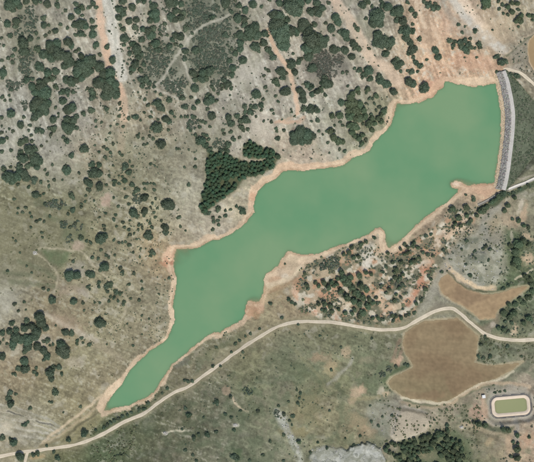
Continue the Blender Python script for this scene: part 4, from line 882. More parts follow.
T[89,77] = "60,40,35 110,60,45 140,90,40 105,110,35 155,50,30 165,110,28 80,25,25 45,30,22 130,20,35 20,120,18 15,85,18 25,100,18 15,200,20 105,190,16 185,160,14 190,190,8 180,237,9 322,50,18 315,15,20 345,15,20 365,40,16 390,60,10 482,137,18 430,105,10 400,90,9 415,160,28 430,185,25 400,150,15 445,200,15 385,160,12 355,170,15 375,210,8 280,240,20 310,260,10 240,250,14 332,213,10 370,240,10 335,135,10 295,92,6 348,92,7 410,305,30 385,305,18 425,290,15 425,325,14 460,255,25 480,265,18 495,215,16 515,240,12 435,407,31 415,255,8 478,320,12 365,355,12 385,370,10 325,370,10 330,408,12 350,400,8 293,358,14 300,340,8 145,403,14 205,297,12 170,285,9 125,337,9 130,295,8 42,300,8 40,262,10 75,272,8 103,377,8 110,435,14 90,420,12 130,455,10 60,450,10 185,455,14 35,410,7 525,430,8 520,380,6 460,25,-25 490,70,-25 515,100,-25 480,45,-22 520,50,-25 350,60,-14 400,45,-14"
T[178,77] = "105,15,18 145,15,25 170,10,20 102,70,25 25,127,18 80,122,13 118,150,16 40,180,20 95,185,16 178,150,26 200,140,25 232,145,15 180,110,16 178,195,14 203,237,22 210,215,12 272,187,8 300,45,24 290,65,15 265,50,15 275,20,18 205,60,15 215,80,12 240,100,10 265,70,15 320,70,10 312,110,7 303,245,22 318,277,20 355,233,17 375,265,20 380,300,20 405,260,25 400,245,16 420,315,15 395,320,14 425,270,15 400,180,18 435,180,15 400,210,14 430,210,16 460,180,18 470,105,28 450,105,14 490,120,14 515,135,14 500,170,16 500,200,12 470,235,12 445,220,10 515,265,12 525,60,14 318,332,14 280,345,14 270,320,10 330,370,16 370,365,12 300,405,18 340,380,14 260,440,16 290,440,18 190,435,18 205,455,12 155,345,14 170,350,14 145,385,25 165,410,18 125,380,20 185,375,14 120,400,14 105,350,14 130,300,10 150,270,14 165,275,10 192,298,10 135,265,8 90,240,14 70,265,10 60,240,12 20,242,12 45,238,10 60,305,12 75,320,10 100,240,14 65,437,8 5,432,8 30,30,-25 15,60,-22 10,105,-15 225,35,-22 240,60,-20 240,385,-20 260,405,-20 220,400,-18 80,290,-25 100,260,-20 400,230,-14 450,200,-16"
T[267,77] = "50,28,20 65,45,16 110,88,30 125,95,18 95,5,18 52,115,9 67,148,10 30,200,14 40,220,8 25,270,14 55,310,12 60,325,10 100,322,14 65,368,16 90,255,6 145,195,8 150,210,7 165,235,7 195,80,22 215,105,22 215,140,24 220,190,20 262,195,24 290,195,22 305,200,18 245,200,18 240,45,20 265,60,20 270,105,16 300,90,22 320,80,18 348,110,15 330,40,18 355,40,32 375,45,22 340,55,20 345,10,20 305,260,18 267,265,8 313,325,13 160,350,32 200,330,35 240,345,35 270,355,25 165,385,30 210,385,30 250,385,25 190,360,25 285,350,14 390,235,20 435,232,25 445,155,22 485,55,10 500,130,22 510,105,25 490,160,25 515,160,28 490,200,22 520,200,28 500,240,28 525,250,25 495,290,22 520,300,25 510,335,20 525,355,18 480,235,15 380,325,22 360,330,12 405,325,14 400,365,24 425,385,24 455,390,16 430,400,14 435,435,12 465,445,14 440,270,10 455,290,12 405,290,9 335,345,8 365,395,9 375,455,7"
T[356,77] = "35,5,14 85,10,18 145,25,28 180,45,25 200,45,18 220,90,22 240,95,10 130,5,16 315,28,26 340,45,24 410,68,32 70,75,20 60,95,12 8,75,18 15,95,16 120,115,18 80,130,14 100,130,12 20,170,25 10,210,22 45,200,22 20,250,25 55,240,22 90,225,14 75,285,25 95,320,18 110,280,18 130,250,18 150,270,16 165,210,20 150,230,16 175,190,14 140,180,14 95,250,18 10,310,16 15,370,22 40,350,16 60,380,14 35,400,16 25,415,10 40,280,12 110,160,10 60,160,12 120,200,12"
T[0,154] = "145,30,28 120,15,20 215,30,32 240,45,28 225,80,22 190,60,20 200,15,25 22,88,18 115,75,20 165,75,16 65,80,12 60,145,35 30,135,18 105,140,30 140,120,30 160,145,25 120,110,22 80,160,25 205,157,20 245,173,14 108,182,14 172,200,11 215,245,24 205,240,14 240,250,10 262,240,10 285,122,11 270,95,10 325,155,14 295,195,14 290,165,8 315,65,10 430,10,20 403,100,26 398,72,14 475,115,13 520,165,22 527,215,14 530,105,8 430,252,20 437,338,17 410,360,14 490,320,12 155,322,14 135,350,9 108,325,8 105,355,7 85,272,9 190,380,12 220,405,14 240,395,10 265,407,12 185,440,9 180,355,9 270,300,14 300,375,12 370,410,10 420,440,14 450,415,14 490,300,9 515,250,8 510,285,8 375,155,7 350,300,-25 320,300,-22 380,420,-20 465,430,-25 300,310,-18 380,300,-15"
T[89,154] = "18,62,18 60,65,17 40,115,36 20,125,20 60,120,22 65,198,26 5,180,22 5,220,14 215,75,20 240,110,18 215,160,18 200,135,8 180,130,8 260,75,10 245,45,9 155,165,16 150,185,10 180,178,10 105,185,9 260,185,18 285,215,16 300,215,12 330,178,10 350,180,12 390,180,10 370,175,8 335,210,9 392,215,10 335,265,26 350,250,14 270,240,12 335,345,22 330,370,10 270,355,28 290,375,16 255,335,14 475,305,38 500,315,22 460,445,24 445,295,14 400,268,12 380,295,10 370,320,12 410,325,9 398,380,10 390,350,10 432,403,12 365,415,14 380,440,14 300,425,14 320,440,12 295,455,10 350,400,8 220,260,10 240,300,10 215,210,8 230,255,8 150,395,14 160,365,9 175,315,9 205,410,14 165,435,9 215,440,12 90,430,14 95,455,12 240,455,12 148,262,8 30,280,7 145,70,8 370,60,8 395,70,8 100,355,9 65,380,7 245,400,9 100,20,14 200,8,10 120,130,8 530,385,8 285,260,-25 300,280,-20"
T[178,154] = "103,80,14 65,185,12 105,30,10 40,80,8 12,380,14 15,435,9 45,460,8 210,385,14 240,400,12 215,405,12 245,425,12 285,370,12 315,333,9 240,330,18 250,380,10 210,455,14 352,315,11 385,340,20 370,325,12 400,355,10 285,340,10 165,355,12 185,355,12"
T[0,231] = "418,268,36 462,265,28 315,415,25 443,422,22 497,432,13 88,437,14 262,348,13 290,355,9 145,427,9 532,260,18 530,335,12 440,182,11 485,40,18 520,60,10 250,10,9 255,38,9 95,60,8 78,42,7 190,250,8 45,240,9 160,210,8 120,130,7 415,45,-22"
T[89,231] = "75,45,38 95,30,22 60,60,20 355,25,28 365,35,20 95,215,27 70,235,12 18,262,24 380,130,20 370,150,10 190,225,14 200,245,12 205,260,8 272,255,13 265,128,11 320,350,13 315,302,8 300,415,13 240,320,11 240,85,12 200,70,10 220,65,9 180,70,9 150,55,10 155,145,9 72,115,10 105,145,11 120,160,9 20,160,14 55,165,9 125,320,18 105,335,16 165,370,16 185,375,12 155,360,10 110,365,14 130,395,10 60,310,12 60,335,12 150,400,12 120,420,10 175,420,10 210,425,12 200,370,6 65,430,8 35,430,7 245,25,14 270,15,9 285,50,8 460,10,16 305,155,8 310,105,8 10,70,12 5,350,8 480,282,8 420,378,8 250,405,8 205,440,9 340,105,6"
T[0,308] = "72,92,18 15,150,20 160,75,18 150,120,26 195,110,25 240,50,34 250,90,30 275,120,22 225,140,32 60,140,22 95,135,20 95,175,32 85,210,26 75,235,20 130,190,25 170,190,35 170,235,28 150,260,18 225,230,24 265,255,24 285,290,24 245,245,20 215,170,28 285,195,18 262,200,12 380,250,42 370,220,28 390,275,28 355,255,22 395,145,22 430,152,19 380,140,12 490,180,11 465,195,12 462,215,12 498,208,8 530,220,9 318,218,10 150,320,26 155,365,26 115,365,20 90,398,12 75,395,9 220,360,13 205,385,11 220,398,11 305,385,32 310,425,22 320,360,18 355,355,20 370,395,12 15,290,25 0,210,14 20,190,9 42,215,8 115,18,13 155,10,7 335,105,7 505,15,8 265,310,12 300,225,8"
T[89,308] = "65,88,32 50,75,20 85,92,18 5,220,12 265,225,8 318,45,8 360,65,8 230,95,7 318,158,6 108,218,6"
T[0,385] = "333,43,20 68,112,25 50,80,20 60,48,18 95,55,10 150,238,16 135,240,10 167,222,10 180,140,12 85,345,24 70,330,14 15,315,18 505,292,22 520,285,14 310,103,9 295,100,7 483,130,9 125,425,28 110,420,20 410,330,16 325,400,14 200,418,16 225,410,16 345,438,16 280,365,8 380,165,6 60,320,10"
T[89,385] = "355,110,14 300,150,12 330,145,12 255,165,10 150,215,14 130,225,14 110,240,14 175,200,14 90,255,12 40,270,10 200,190,12 230,180,10 470,20,10 440,50,10"
T[178,385] = "320,70,14 232,105,16 215,110,8 65,180,16 285,175,12 320,195,10 230,280,13 175,300,16 95,320,16 125,300,12 335,270,11 155,195,8 375,155,9 480,155,14 335,430,20 355,440,18 430,455,10 510,420,12 110,455,10 45,390,10 90,420,9 45,140,10 25,265,9 420,35,-25"
T[267,385] = "20,340,12 190,340,16 185,110,12 195,80,9 130,100,9 70,125,10 155,185,12 135,215,10 305,345,8 470,320,8 520,360,9 260,405,10 360,380,9 100,455,10 200,50,10 180,30,9 375,155,8 100,175,14 150,240,8 100,300,10 60,175,-18"
T[356,385] = "135,245,10 217,182,9 92,220,9 158,190,8 25,305,10 85,125,7 470,210,8 445,245,8"
T[445,385] = "430,385,22 505,312,12 430,300,18 430,435,22 12,240,12 395,430,14 410,340,14 440,350,14 200,235,20 240,240,18 350,265,18 380,270,16 170,225,14 300,45,9 330,40,9 360,35,9"
T[445,154] = "172,275,14 170,262,12 125,245,8 415,263,16 495,185,14 80,385,25 60,420,20 130,370,20 190,370,16 225,340,22 210,345,18 250,320,16 280,290,18 300,275,16 330,262,16 350,240,18 320,255,18 355,340,16 375,310,16 440,400,18 405,390,10 45,330,20 125,320,18 30,345,14 155,400,16 90,430,18 50,435,14 140,415,12 470,430,16 500,440,14 385,240,12 410,232,14 450,212,14"
T[267,231] = "227,255,17 445,250,30 480,310,35 510,340,30 460,290,30 420,320,22 340,310,24 370,340,22 310,330,18 290,310,16 240,325,18 250,345,14 345,440,28 310,440,20 380,450,22 480,400,30 520,420,30 500,280,25 525,370,25 490,130,22 460,140,18 510,100,20 130,410,12 150,430,12 170,440,10 20,435,12 108,197,8 520,160,20 425,285,20 440,360,22 400,330,18 385,310,18 350,205,-25 380,200,-25 330,220,-18 410,180,-20"
T[356,231] = "190,133,18 267,108,17 290,77,11 415,348,20 450,290,16 435,270,12 360,435,18 390,410,14 240,230,20 230,250,16 350,180,20 330,190,18 380,160,16 340,90,20 310,130,20 290,140,16 270,190,20 220,190,16 180,215,14 160,245,12 60,250,22 90,260,20 20,270,25 30,330,30 60,350,28 10,380,30 40,400,28 80,410,22 120,400,14 130,430,14 15,155,18 60,65,18 30,80,18 110,40,12 100,430,22 20,440,25 70,450,25 240,380,16 230,420,16 200,350,16 260,340,16 280,260,18 265,280,16 235,280,18 215,300,16 180,370,14 150,330,14 250,300,14 280,320,14 270,400,14 460,150,16 430,140,12 420,30,12 450,20,10 370,100,16 350,70,16 400,130,14 525,115,12 310,100,16 515,245,10"
T[356,308] = "40,30,28 20,50,25 100,60,16 130,60,18 160,70,14 215,45,18 240,50,16 270,60,18 300,45,14 320,40,14 350,30,12 225,75,12 95,182,8 310,345,14 295,340,12 240,350,14 200,365,-16 160,400,-16"
T[267,308] = "90,58,10 187,100,9 318,167,8 385,375,13 445,237,9 350,15,18 390,20,18 430,10,18 470,30,18 330,10,14 240,15,8 510,30,20 525,10,18"
T[445,308] = "240,170,10 245,185,10 320,120,16 350,130,16 380,140,12 215,220,14 200,290,12 230,300,12 270,290,12 460,290,9 375,230,12 350,30,20 385,55,18 410,30,20 470,90,16 500,60,18 360,80,14 400,90,14"
T[445,231] = "435,80,28 420,130,28 430,180,28 470,60,22 440,215,20 500,80,18 410,200,18 390,90,16 245,95,14 270,110,14 230,105,10 180,120,10 130,60,14 100,110,9 170,150,8 55,75,7 185,165,8 260,175,10 125,200,9 150,265,12 480,270,20 505,290,18 520,320,18 520,360,18 490,400,16 450,410,16 470,430,18 510,400,18 420,440,18 380,440,16 380,325,12 350,345,12"
T[178,308] = "405,170,9 435,155,9 370,195,9 345,215,10 320,265,9 255,350,9 210,350,9 390,265,8 395,300,6 80,245,10 60,440,12 40,435,10 490,125,9 85,440,10 230,235,8"

plants, scrub_spots = [], []
for (ox, oy), s in T.items():
    for e in s.split():
        x, y, r = map(float, e.split(','))
        (scrub_spots if r < 0 else plants).append((ox + x / 6, oy + y / 6, abs(r) / 6))
def green_zone(u, v):      # the fresher, more open wood on the north shore and the plants south of the lake
    if u > 330 and 88 < v < 150 and u < 392 and not (u < 345 and v < 112): return True
    if u > 440 and v < 30: return True
    return v > 195 and u > 285
plants = [p for p in plants if float(samp(LD, p[0], p[1])) > 0.6 or p[2] < 0]

# ---- shared meshes
def leaves(centres, normals, size, n_seed):
    g = np.random.default_rng(n_seed)
    n = len(centres)
    nn = normals + g.normal(0, .55, (n, 3)); nn /= np.linalg.norm(nn, axis=1)[:, None]
    a = np.cross(nn, g.normal(0, 1, (n, 3))); a /= np.linalg.norm(a, axis=1)[:, None]; b = np.cross(nn, a)
    sz = size * g.uniform(.6, 1.35, n)[:, None]
    c = centres
    v = np.stack([c - a * sz, c - b * sz * .55, c + a * sz, c + b * sz * .55], 1).reshape(-1, 3)
    f = np.arange(4 * n).reshape(n, 4)
    return v, np.concatenate([f[:, [0, 1, 2]], f[:, [0, 2, 3]]])
def crown_mesh(name, seed, mat, lobes=9, nleaf=1300, lsize=.085, h=.62, spread=.56, base=.72):
    g = np.random.default_rng(seed)
    vs_, fs_ = [], []; tot = 0
    L = [(0, 0, base + .06, .62)]
    for k in range(lobes):
        a = 2 * math.pi * (k + g.uniform(-.3, .3)) / lobes; q_ = spread * g.uniform(.8, 1.16); r = g.uniform(.30, .46)
        L.append((q_ * math.cos(a), q_ * math.sin(a), base + g.uniform(-.24, .12), r))
    for k in range(4):
        a = g.uniform(0, 6.28); L.append((.3 * math.cos(a), .3 * math.sin(a), base + g.uniform(.10, .30), g.uniform(.22, .36)))
    per = np.array([l[3] ** 2 for l in L]); per = (per / per.sum() * nleaf).astype(int)
    for (x, y, z, r), m in zip(L, per):
        c = np.array((x, y, z)); sc = np.array((r, r, r * h / .62))
        v = ICO1[0] * (1 + .12 * g.uniform(-1, 1, (len(ICO1[0]), 1))) * sc * .86 + c
        vs_.append(v); fs_.append(ICO1[1] + tot); tot += len(v)
        d_ = g.normal(0, 1, (m, 3)); d_[:, 2] = np.where(d_[:, 2] < -.4, -d_[:, 2], d_[:, 2]); d_ /= np.linalg.norm(d_, axis=1)[:, None]
        lv, lf = leaves(c + d_ * sc * g.uniform(.80, 1.12, (m, 1)), d_, lsize, seed * 31 + tot)
        vs_.append(lv); fs_.append(lf + tot); tot += len(lv)
    return mesh(name, np.concatenate(vs_), np.concatenate(fs_), mat)
def tube(p0, p1, r0, r1, n=6):
    p0, p1 = np.array(p0, float), np.array(p1, float); d_ = p1 - p0; d_ /= np.linalg.norm(d_)
    a = np.cross(d_, (0, 1, .3)); a /= np.linalg.norm(a); b = np.cross(d_, a)
    t = np.arange(n) * 2 * math.pi / n; ring = np.cos(t)[:, None] * a + np.sin(t)[:, None] * b
    v = np.concatenate([p0 + ring * r0, p1 + ring * r1]); i = np.arange(n); i2 = (i + 1) % n
    return v, np.stack([i, i2, i2 + n, i + n], 1)
def trunk_mesh(name, seed, top=.62, r=.085, limbs=5):
    g = random.Random(seed); vs_, fs_ = [], []; t = 0
    segs = [((0, 0, -.15), (.02, .01, top * .55), r * 1.25, r), ((.02, .01, top * .55), (0, .03, top), r, r * .6)]
    for k in range(limbs):
        a = 2 * math.pi * (k + g.uniform(-.25, .25)) / limbs; q_ = g.uniform(.38, .55)
        segs.append(((.01, .01, top * g.uniform(.45, .7)), (q_ * math.cos(a), q_ * math.sin(a), top * g.uniform(.95, 1.25)), r * .55, r * .2))
    for s_ in segs:
        v, f = tube(*s_); vs_.append(v); fs_.append(f + t); t += len(v)
    return mesh(name, np.concatenate(vs_), np.concatenate(fs_), M['bark'], True)
def pine_mesh(name, seed):
    g = np.random.default_rng(seed); vs_, fs_ = [], []; t = 0
    for lev in range(6):
        z = .55 + lev * .36; rr = 1.0 * (1 - lev / 6.6) ** .8; nb = 9 - lev
        for k in range(nb):
            a = 2 * math.pi * (k + g.uniform(-.3, .3)) / nb + lev; L = rr * g.uniform(.8, 1.12)
            m = 26
            s_ = g.uniform(.12, 1, m) ** .8
            c = np.stack([L * s_ * math.cos(a), L * s_ * math.sin(a), z - .18 * s_ * L + .1 * s_ ** 2], 1) + g.normal(0, .085, (m, 3)) * (1.15 - .5 * s_[:, None])
            lv, lf = leaves(c, np.tile((0, 0, 1.), (m, 1)), .11, seed * 77 + lev * 13 + k)
            vs_.append(lv); fs_.append(lf + t); t += len(lv)
    v = ICO1[0] * np.array((.5, .5, 1.1)) * (1 + .15 * g.uniform(-1, 1, (len(ICO1[0]), 1))) + (0, 0, 1.35)
    vs_.append(v); fs_.append(ICO1[1] + t)
    return mesh(name, np.concatenate(vs_), np.concatenate(fs_), M['pine'])
def shrub_mesh(name, seed, mat):
    g = np.random.default_rng(seed); vs_, fs_ = [], []; t = 0
    for k in range(5):
        a = g.uniform(0, 6.28); q_ = 0 if k == 0 else g.uniform(.3, .55); r = .62 if k == 0 else g.uniform(.3, .45)
        c = np.array((q_ * math.cos(a), q_ * math.sin(a), .42 + g.uniform(-.12, .1))); sc = np.array((r, r, r * .85))
        v = ICO1[0] * (1 + .14 * g.uniform(-1, 1, (len(ICO1[0]), 1))) * sc * .85 + c
        vs_.append(v); fs_.append(ICO1[1] + t); t += len(v)
        m = 70; d_ = g.normal(0, 1, (m, 3)); d_[:, 2] = np.abs(d_[:, 2]); d_ /= np.linalg.norm(d_, axis=1)[:, None]
        lv, lf = leaves(c + d_ * sc * g.uniform(.85, 1.15, (m, 1)), d_, .13, seed * 7 + k)
        vs_.append(lv); fs_.append(lf + t); t += len(lv)
    return mesh(name, np.concatenate(vs_), np.concatenate(fs_), mat)
OAKS = [crown_mesh('oak_crown', 100 + k, M['oak'], lobes=7 + k % 4, spread=.52 + .02 * (k % 4)) for k in range(8)]
WOODS = [crown_mesh('leafy_crown', 200 + k, M['wood'], lobes=6 + k % 4, nleaf=1100, lsize=.10, spread=.58, base=.8) for k in range(6)]
TRUNKS = [trunk_mesh('trunk', 300 + k) for k in range(4)]
PINES = [pine_mesh('pine_crown', 400 + k) for k in range(5)]
PTRUNK = trunk_mesh('pine_trunk', 390, top=2.3, r=.09, limbs=0)
SHRUBS = [shrub_mesh('shrub', 500 + k, M['shrub']) for k in range(6)]

# ---- where things are, in words
ZONES = [
 ('in the top left corner', 0, 0, 103, 50), ('left of the pale strip, upper left slope', 0, 50, 103, 92), ('on the pale slope at upper left', 0, 92, 103, 154),
 ('right of the pale strip at top left', 103, 0, 140, 77), ('in the top quarter left of the crossing paths', 140, 0, 178, 77), ('round the crossing paths at the top', 178, 0, 222, 77), ('right of the crossing paths near the top edge', 222, 0, 267, 77),
 ('at the top centre edge', 267, 0, 310, 50), ('just below the top centre', 267, 50, 310, 100), ('beside the pink track at top centre', 310, 0, 356, 77), ('between the pink track and the earth slope', 356, 0, 400, 50), ('above the north bay of the reservoir', 356, 50, 410, 97),
 ('on the pink earth at top right', 400, 0, 470, 77), ('near the top right corner', 470, 0, 540, 50), ('by the upper end of the dam', 470, 50, 540, 100), ('on the north shore point', 400, 77, 470, 110),
 ('on the brown slope below the pale strip', 103, 77, 150, 154), ('on the brown slope below the crossing paths', 150, 77, 190, 154), ('on the slope above the pine plantation', 190, 77, 267, 154), ('above the north shore of the reservoir', 267, 100, 332, 160), ('in the open wood beside the north shore', 332, 90, 400, 160),
 ('at the left edge below the pale slope', 0, 154, 50, 231), ('on the left slope beside the faint trail', 50, 154, 125, 231), ('on the slope left of the pine plantation', 125, 154, 199, 231), ('beside the pine plantation', 199, 154, 267, 231),
 ('on the far left grassy slope', 0, 231, 60, 308), ('on the left slope above the dark oak grove', 60, 231, 112, 308), ('on the bank left of the reservoir', 112, 231, 178, 345), ('round the lower left oak grove', 0, 308, 50, 385), ('right of the lower left oak grove', 50, 308, 112, 385),
 ('near the bottom left corner', 0, 385, 60, 470), ('by the road near the reservoir tail', 60, 385, 125, 470), ('on the bank between road and reservoir', 112, 345, 285, 400), ('on the grassland at bottom centre left', 125, 400, 200, 470), ('on the grassland below the road bend', 200, 380, 285, 470),
 ('on the grassland at bottom centre', 285, 325, 345, 470), ('between grassland and ploughed field', 345, 330, 402, 470), ('on the sandy point of the south shore', 267, 231, 310, 290), ('at the left end of the south shore maquis', 285, 290, 330, 325), ('in the middle of the south shore maquis', 310, 231, 356, 330), ('in the right part of the south shore maquis', 356, 231, 405, 330), ('on the red earth left of the rocky knoll', 405, 215, 445, 320),
 ('below the spillway and sandy spit', 440, 184, 480, 235), ('on the slope under the spillway channel', 480, 180, 540, 231), ('on the rocky knoll', 445, 231, 506, 275), ('right of the rocky knoll', 506, 231, 540, 290), ('right of the two-horned field', 490, 285, 540, 336), ('between road and large field at right', 470, 325, 540, 380), ('round the large brown field', 402, 320, 480, 404), ('round the small rounded pond', 478, 380, 540, 425), ('below the small rounded pond', 475, 425, 540, 470), ('above the dark wood at bottom right', 380, 404, 478, 470), ('on the bare south bank', 267, 270, 330, 345), ('along the foot of the dam', 500, 70, 540, 190)]
def zone(u, v):
    best, bd = None, 1e9
    for nme, a, b, c, d_ in ZONES:
        if a <= u < c and b <= v < d_: return nme
        q_ = max(a - u, 0, u - c) + max(b - v, 0, v - d_)
        if q_ < bd: best, bd = nme, q_
    return best
ORD = ['first','second','third','fourth','fifth','sixth','seventh','eighth','ninth','tenth','eleventh','twelfth','thirteenth','fourteenth','fifteenth','sixteenth','seventeenth','eighteenth','nineteenth','twentieth'] + ['twenty-' + w for w in ('first','second','third','fourth','fifth','sixth','seventh','eighth','ninth')]
def name_all(items):
    """items: dicts with u, v, noun, desc; gives every one a label of its own: look, then order from the left among its like in its zone"""
    byk = {}
    for it in items: byk.setdefault((it['desc'], it['zone']), []).append(it)
    for (dsc, z), L in byk.items():
        L.sort(key=lambda i: i['u'])
        for k_, it in enumerate(L):
            if len(L) == 1: it['label'] = '%s %s' % (dsc, z)
            elif k_ == 0: it['label'] = '%s %s, leftmost' % (dsc, z)
            elif k_ == len(L) - 1: it['label'] = '%s %s, rightmost' % (dsc, z)
            else: it['label'] = '%s %s, %s from left' % (dsc, z, ORD[k_] if k_ < len(ORD) else '%dth' % (k_ + 1))

oak_l, wood_l, shrub_l, rest = [], [], [], []
for (u, v, r) in plants:
    if not (-6 < u < 540 and -6 < v < 468): continue
    g_ = green_zone(u, v)
    if r >= (2.6 if not g_ else 2.45): (wood_l if g_ else oak_l).append([u, v, r])
    else: shrub_l.append([u, v, r])
def neigh(L):
    A_ = np.array([p[:3] for p in L]); out = []
    for i in range(len(A_)):
        q_ = np.hypot(A_[:, 0] - A_[i, 0], A_[:, 1] - A_[i, 1]) - A_[:, 2] - A_[i, 2]; q_[i] = 99
        out.append(q_.min() < 1.0)
    return out
oak_l.sort(key=lambda p: -p[2]); wood_l.sort(key=lambda p: -p[2]); shrub_l.sort(key=lambda p: -p[2])
print('oaks', len(oak_l), 'wood', len(wood_l), 'shrubs', len(shrub_l))
small_oaks = oak_l[310:]; oak_l = oak_l[:310]
rest = small_oaks + shrub_l[300:]; shrub_l = shrub_l[:300]
def size_word(r): return 'broad' if r >= 5.2 else 'large' if r >= 4 else 'medium' if r >= 3.2 else 'small'
def plant_tree(u, v, r, crowns, trunks, name, label, cat, group, hs=1.0, seed=0, ks=1.06):
    g = random.Random(seed)
    z = float(zat(u, v))
    s_ = r * ks
    e = empty(name, tuple(wpos(u, v, z - 0.05)), (s_ * g.uniform(.86, 1.16), s_ * g.uniform(.86, 1.16), s_ ** .75 * 1.25 * hs * g.uniform(.85, 1.15)), g.uniform(0, 6.28))
    tag(e, label, cat, group)
    link('trunk', g.choice(trunks), e); link('crown', g.choice(crowns), e)
its = []
for L, noun in ((oak_l, 'dark oak'), (wood_l, 'green tree')):
    nb = neigh(L)
    for p, b in zip(L, nb): its.append(dict(u=p[0], v=p[1], r=p[2], oak=noun == 'dark oak', zone=zone(p[0], p[1]), desc='%s %s %s' % ('clumped' if b else 'lone', size_word(p[2]), noun)))
name_all(its)
for k, it in enumerate(its):
    plant_tree(it['u'], it['v'], it['r'], OAKS if it['oak'] else WOODS, TRUNKS, 'oak_tree' if it['oak'] else 'bushy_tree', it['label'], 'tree', 'oaks on the hillsides' if it['oak'] else 'bushy trees by the shore and the slopes', 1.0 if it['oak'] else 1.1, 1000 + k, 1.12 if it['oak'] else .78 if in_poly(np.array([it['u']]), np.array([it['v']]), mq)[0] else 1.04)
its = [dict(u=p[0], v=p[1], r=p[2], zone=zone(p[0], p[1]), desc='%s round shrub' % ('knee-high' if False else 'small' if p[2] < 2.0 else 'sturdy')) for p in shrub_l]
name_all(its)
for k, it in enumerate(its):
    g = random.Random(5000 + k); s_ = it['r'] * 1.12
    o = link('shrub', g.choice(SHRUBS)); o.location = wpos(it['u'], it['v'], float(zat(it['u'], it['v'])) - .05)
    o.rotation_euler = (0, 0, g.uniform(0, 6.28)); o.scale = (s_ * g.uniform(.9, 1.1), s_ * g.uniform(.9, 1.1), s_ * g.uniform(.85, 1.1))
    tag(o, it['label'], 'shrub', 'shrubs dotted over the slopes')

# ---- pines of the plantation, trees of the wood at the bottom right
def fill(poly, step, seed, extra_gap=None):
    g = np.random.default_rng(seed); P = np.array(poly); lo, hi = P.min(0), P.max(0); pts = []
    y = lo[1]; row = 0
    while y < hi[1]:
        x = lo[0] + (row % 2) * step / 2
        while x < hi[0]:
            pts.append((x + g.uniform(-.42, .42) * step, y + g.uniform(-.42, .42) * step)); x += step
        y += step * .87; row += 1
    A_ = np.array(pts); A_ = A_[in_poly(A_[:, 0], A_[:, 1], poly)]
    return A_
pn = np.concatenate([fill(PINES_W, 3.45, 1), fill(PINES_N, 3.45, 2)])
for (gu_, gv_, gr_) in ((224,184,2.6),(232,182,3.2),(229,188,2.6),(237,180,2.2),(218,167,1.3),(212,171,1.2),(215,202,2.2),(222,187,2.0)):
    pn = pn[np.hypot(pn[:, 0] - gu_, pn[:, 1] - gv_) > gr_]
print('pines', len(pn))
for k, (u, v) in enumerate(pn):
    g = random.Random(7000 + k); s_ = g.uniform(2.0, 3.0)
    e = empty('pine_tree', tuple(wpos(u, v, float(zat(u, v)))), (s_, s_, s_ * g.uniform(.8, 1.05)), g.uniform(0, 6.28))
    pz_ = 'in the upper right arm of the plantation' if v < 160 and u > 242 else 'in the right wing of the plantation by the shore' if u > 242 else 'in the thinning lower tip of the plantation' if v > 196 else 'on the upper left side of the plantation' if v < 172 else 'in the middle of the plantation'
    tag(e, 'dark green pine packed ' + pz_, 'tree', 'pines ' + pz_)
    link('trunk', PTRUNK, e); link('crown', g.choice(PINES), e)
wd = fill(WOOD_SE, 4.3, 3); wd = wd[wd[:, 1] < 468]; wd = wd[fbm(wd[:, 0], wd[:, 1], 9, 3, 620) > .31]
for (gu_, gv_, gr_) in ((424,457,6),(433,456,6.5),(442,461,5),(440,441,2.5)): wd = wd[np.hypot(wd[:, 0] - gu_, wd[:, 1] - gv_) > gr_]
print('wood', len(wd))
for k, (u, v) in enumerate(wd):
    wz_ = 'at the narrow left end of the bottom wood' if u < 400 else 'in the middle of the bottom right wood' if u < 432 else 'at the right end of the bottom wood'
    plant_tree(u, v, R.uniform(1.9, 2.9), WOODS, TRUNKS, 'bushy_tree', 'dark green tree crowded ' + wz_, 'tree', 'trees ' + wz_, 1.2, 8000 + k)

# ---- uncountable low scrub
pos, rad, colr = [], [], []
TRAILS = [smooth_line(L, 3) for L in ([(176,22),(181,32),(188,42.7),(184,52),(183,60),(187,72),(193,83)], [(153,88),(161.6,80),(170,66),(179,52.7),(185,43),(191.7,35),(206.8,24),(222,19),(232,12)], [(153,86.6),(160,91),(171.6,95),(182,100)], [(168,14),(176,24)])]
GREY = np.array([(88,98,82),(82,94,78),(96,104,88),(78,92,76),(94,98,84)]); DARK = np.array([(92,105,84),(98,107,86),(84,99,80),(104,108,86)]); BROWN = np.array([(102,100,88),(92,94,82),(84,90,78)]); OLIVE = np.array([(104,110,80),(94,104,76),(112,112,86)])
def sow(n, fu, fv, r0, r1, pal, mask=None):
    u = fu(n); v = fv(n)
    m = samp(LD, u, v) > 1.5
    if mask is not None: m &= mask(u, v)
    u, v = u[m], v[m]
    for TL in TRAILS: m2 = sdf(u, v, TL, False) > 1.9; u, v = u[m2], v[m2]
    m = (samp(rdI, u, v) > 3.2) & (samp(fdI, u, v) > 1.0) & (samp(pdI, u, v) > 1.0)
    u, v = u[m], v[m]
    pos.append(np.stack([u, v], 1)); rad.append(rng.uniform(r0, r1, len(u)) * rng.uniform(.75, 1.2, len(u))); colr.append(pal[rng.integers(0, len(pal), len(u))] + rng.uniform(-7, 7, (len(u), 1)))
rdI = roadD[j0:j0 + nv, i0:i0 + nu]; fdI = fieldD[j0:j0 + nv, i0:i0 + nu]; pdI = pondD[j0:j0 + nv, i0:i0 + nu]
U_ = lambda a, b: (lambda n: rng.uniform(a, b, n))
for (u, v, r) in scrub_spots:
    n = int(6 + r * r * 1.5); a = rng.uniform(0, 6.28, n); q_ = r * 1.25 * np.sqrt(rng.uniform(0, 1, n))
    brown = 300 < u < 350 and 45 < v < 90
    sow(n, lambda n_: u + q_ * np.cos(a), lambda n_: v + q_ * np.sin(a), .6, 1.5, BROWN if brown else GREY)
nz = lambda sc, th, seed: (lambda u, v: fbm(u, v, sc, 3, seed) > th)
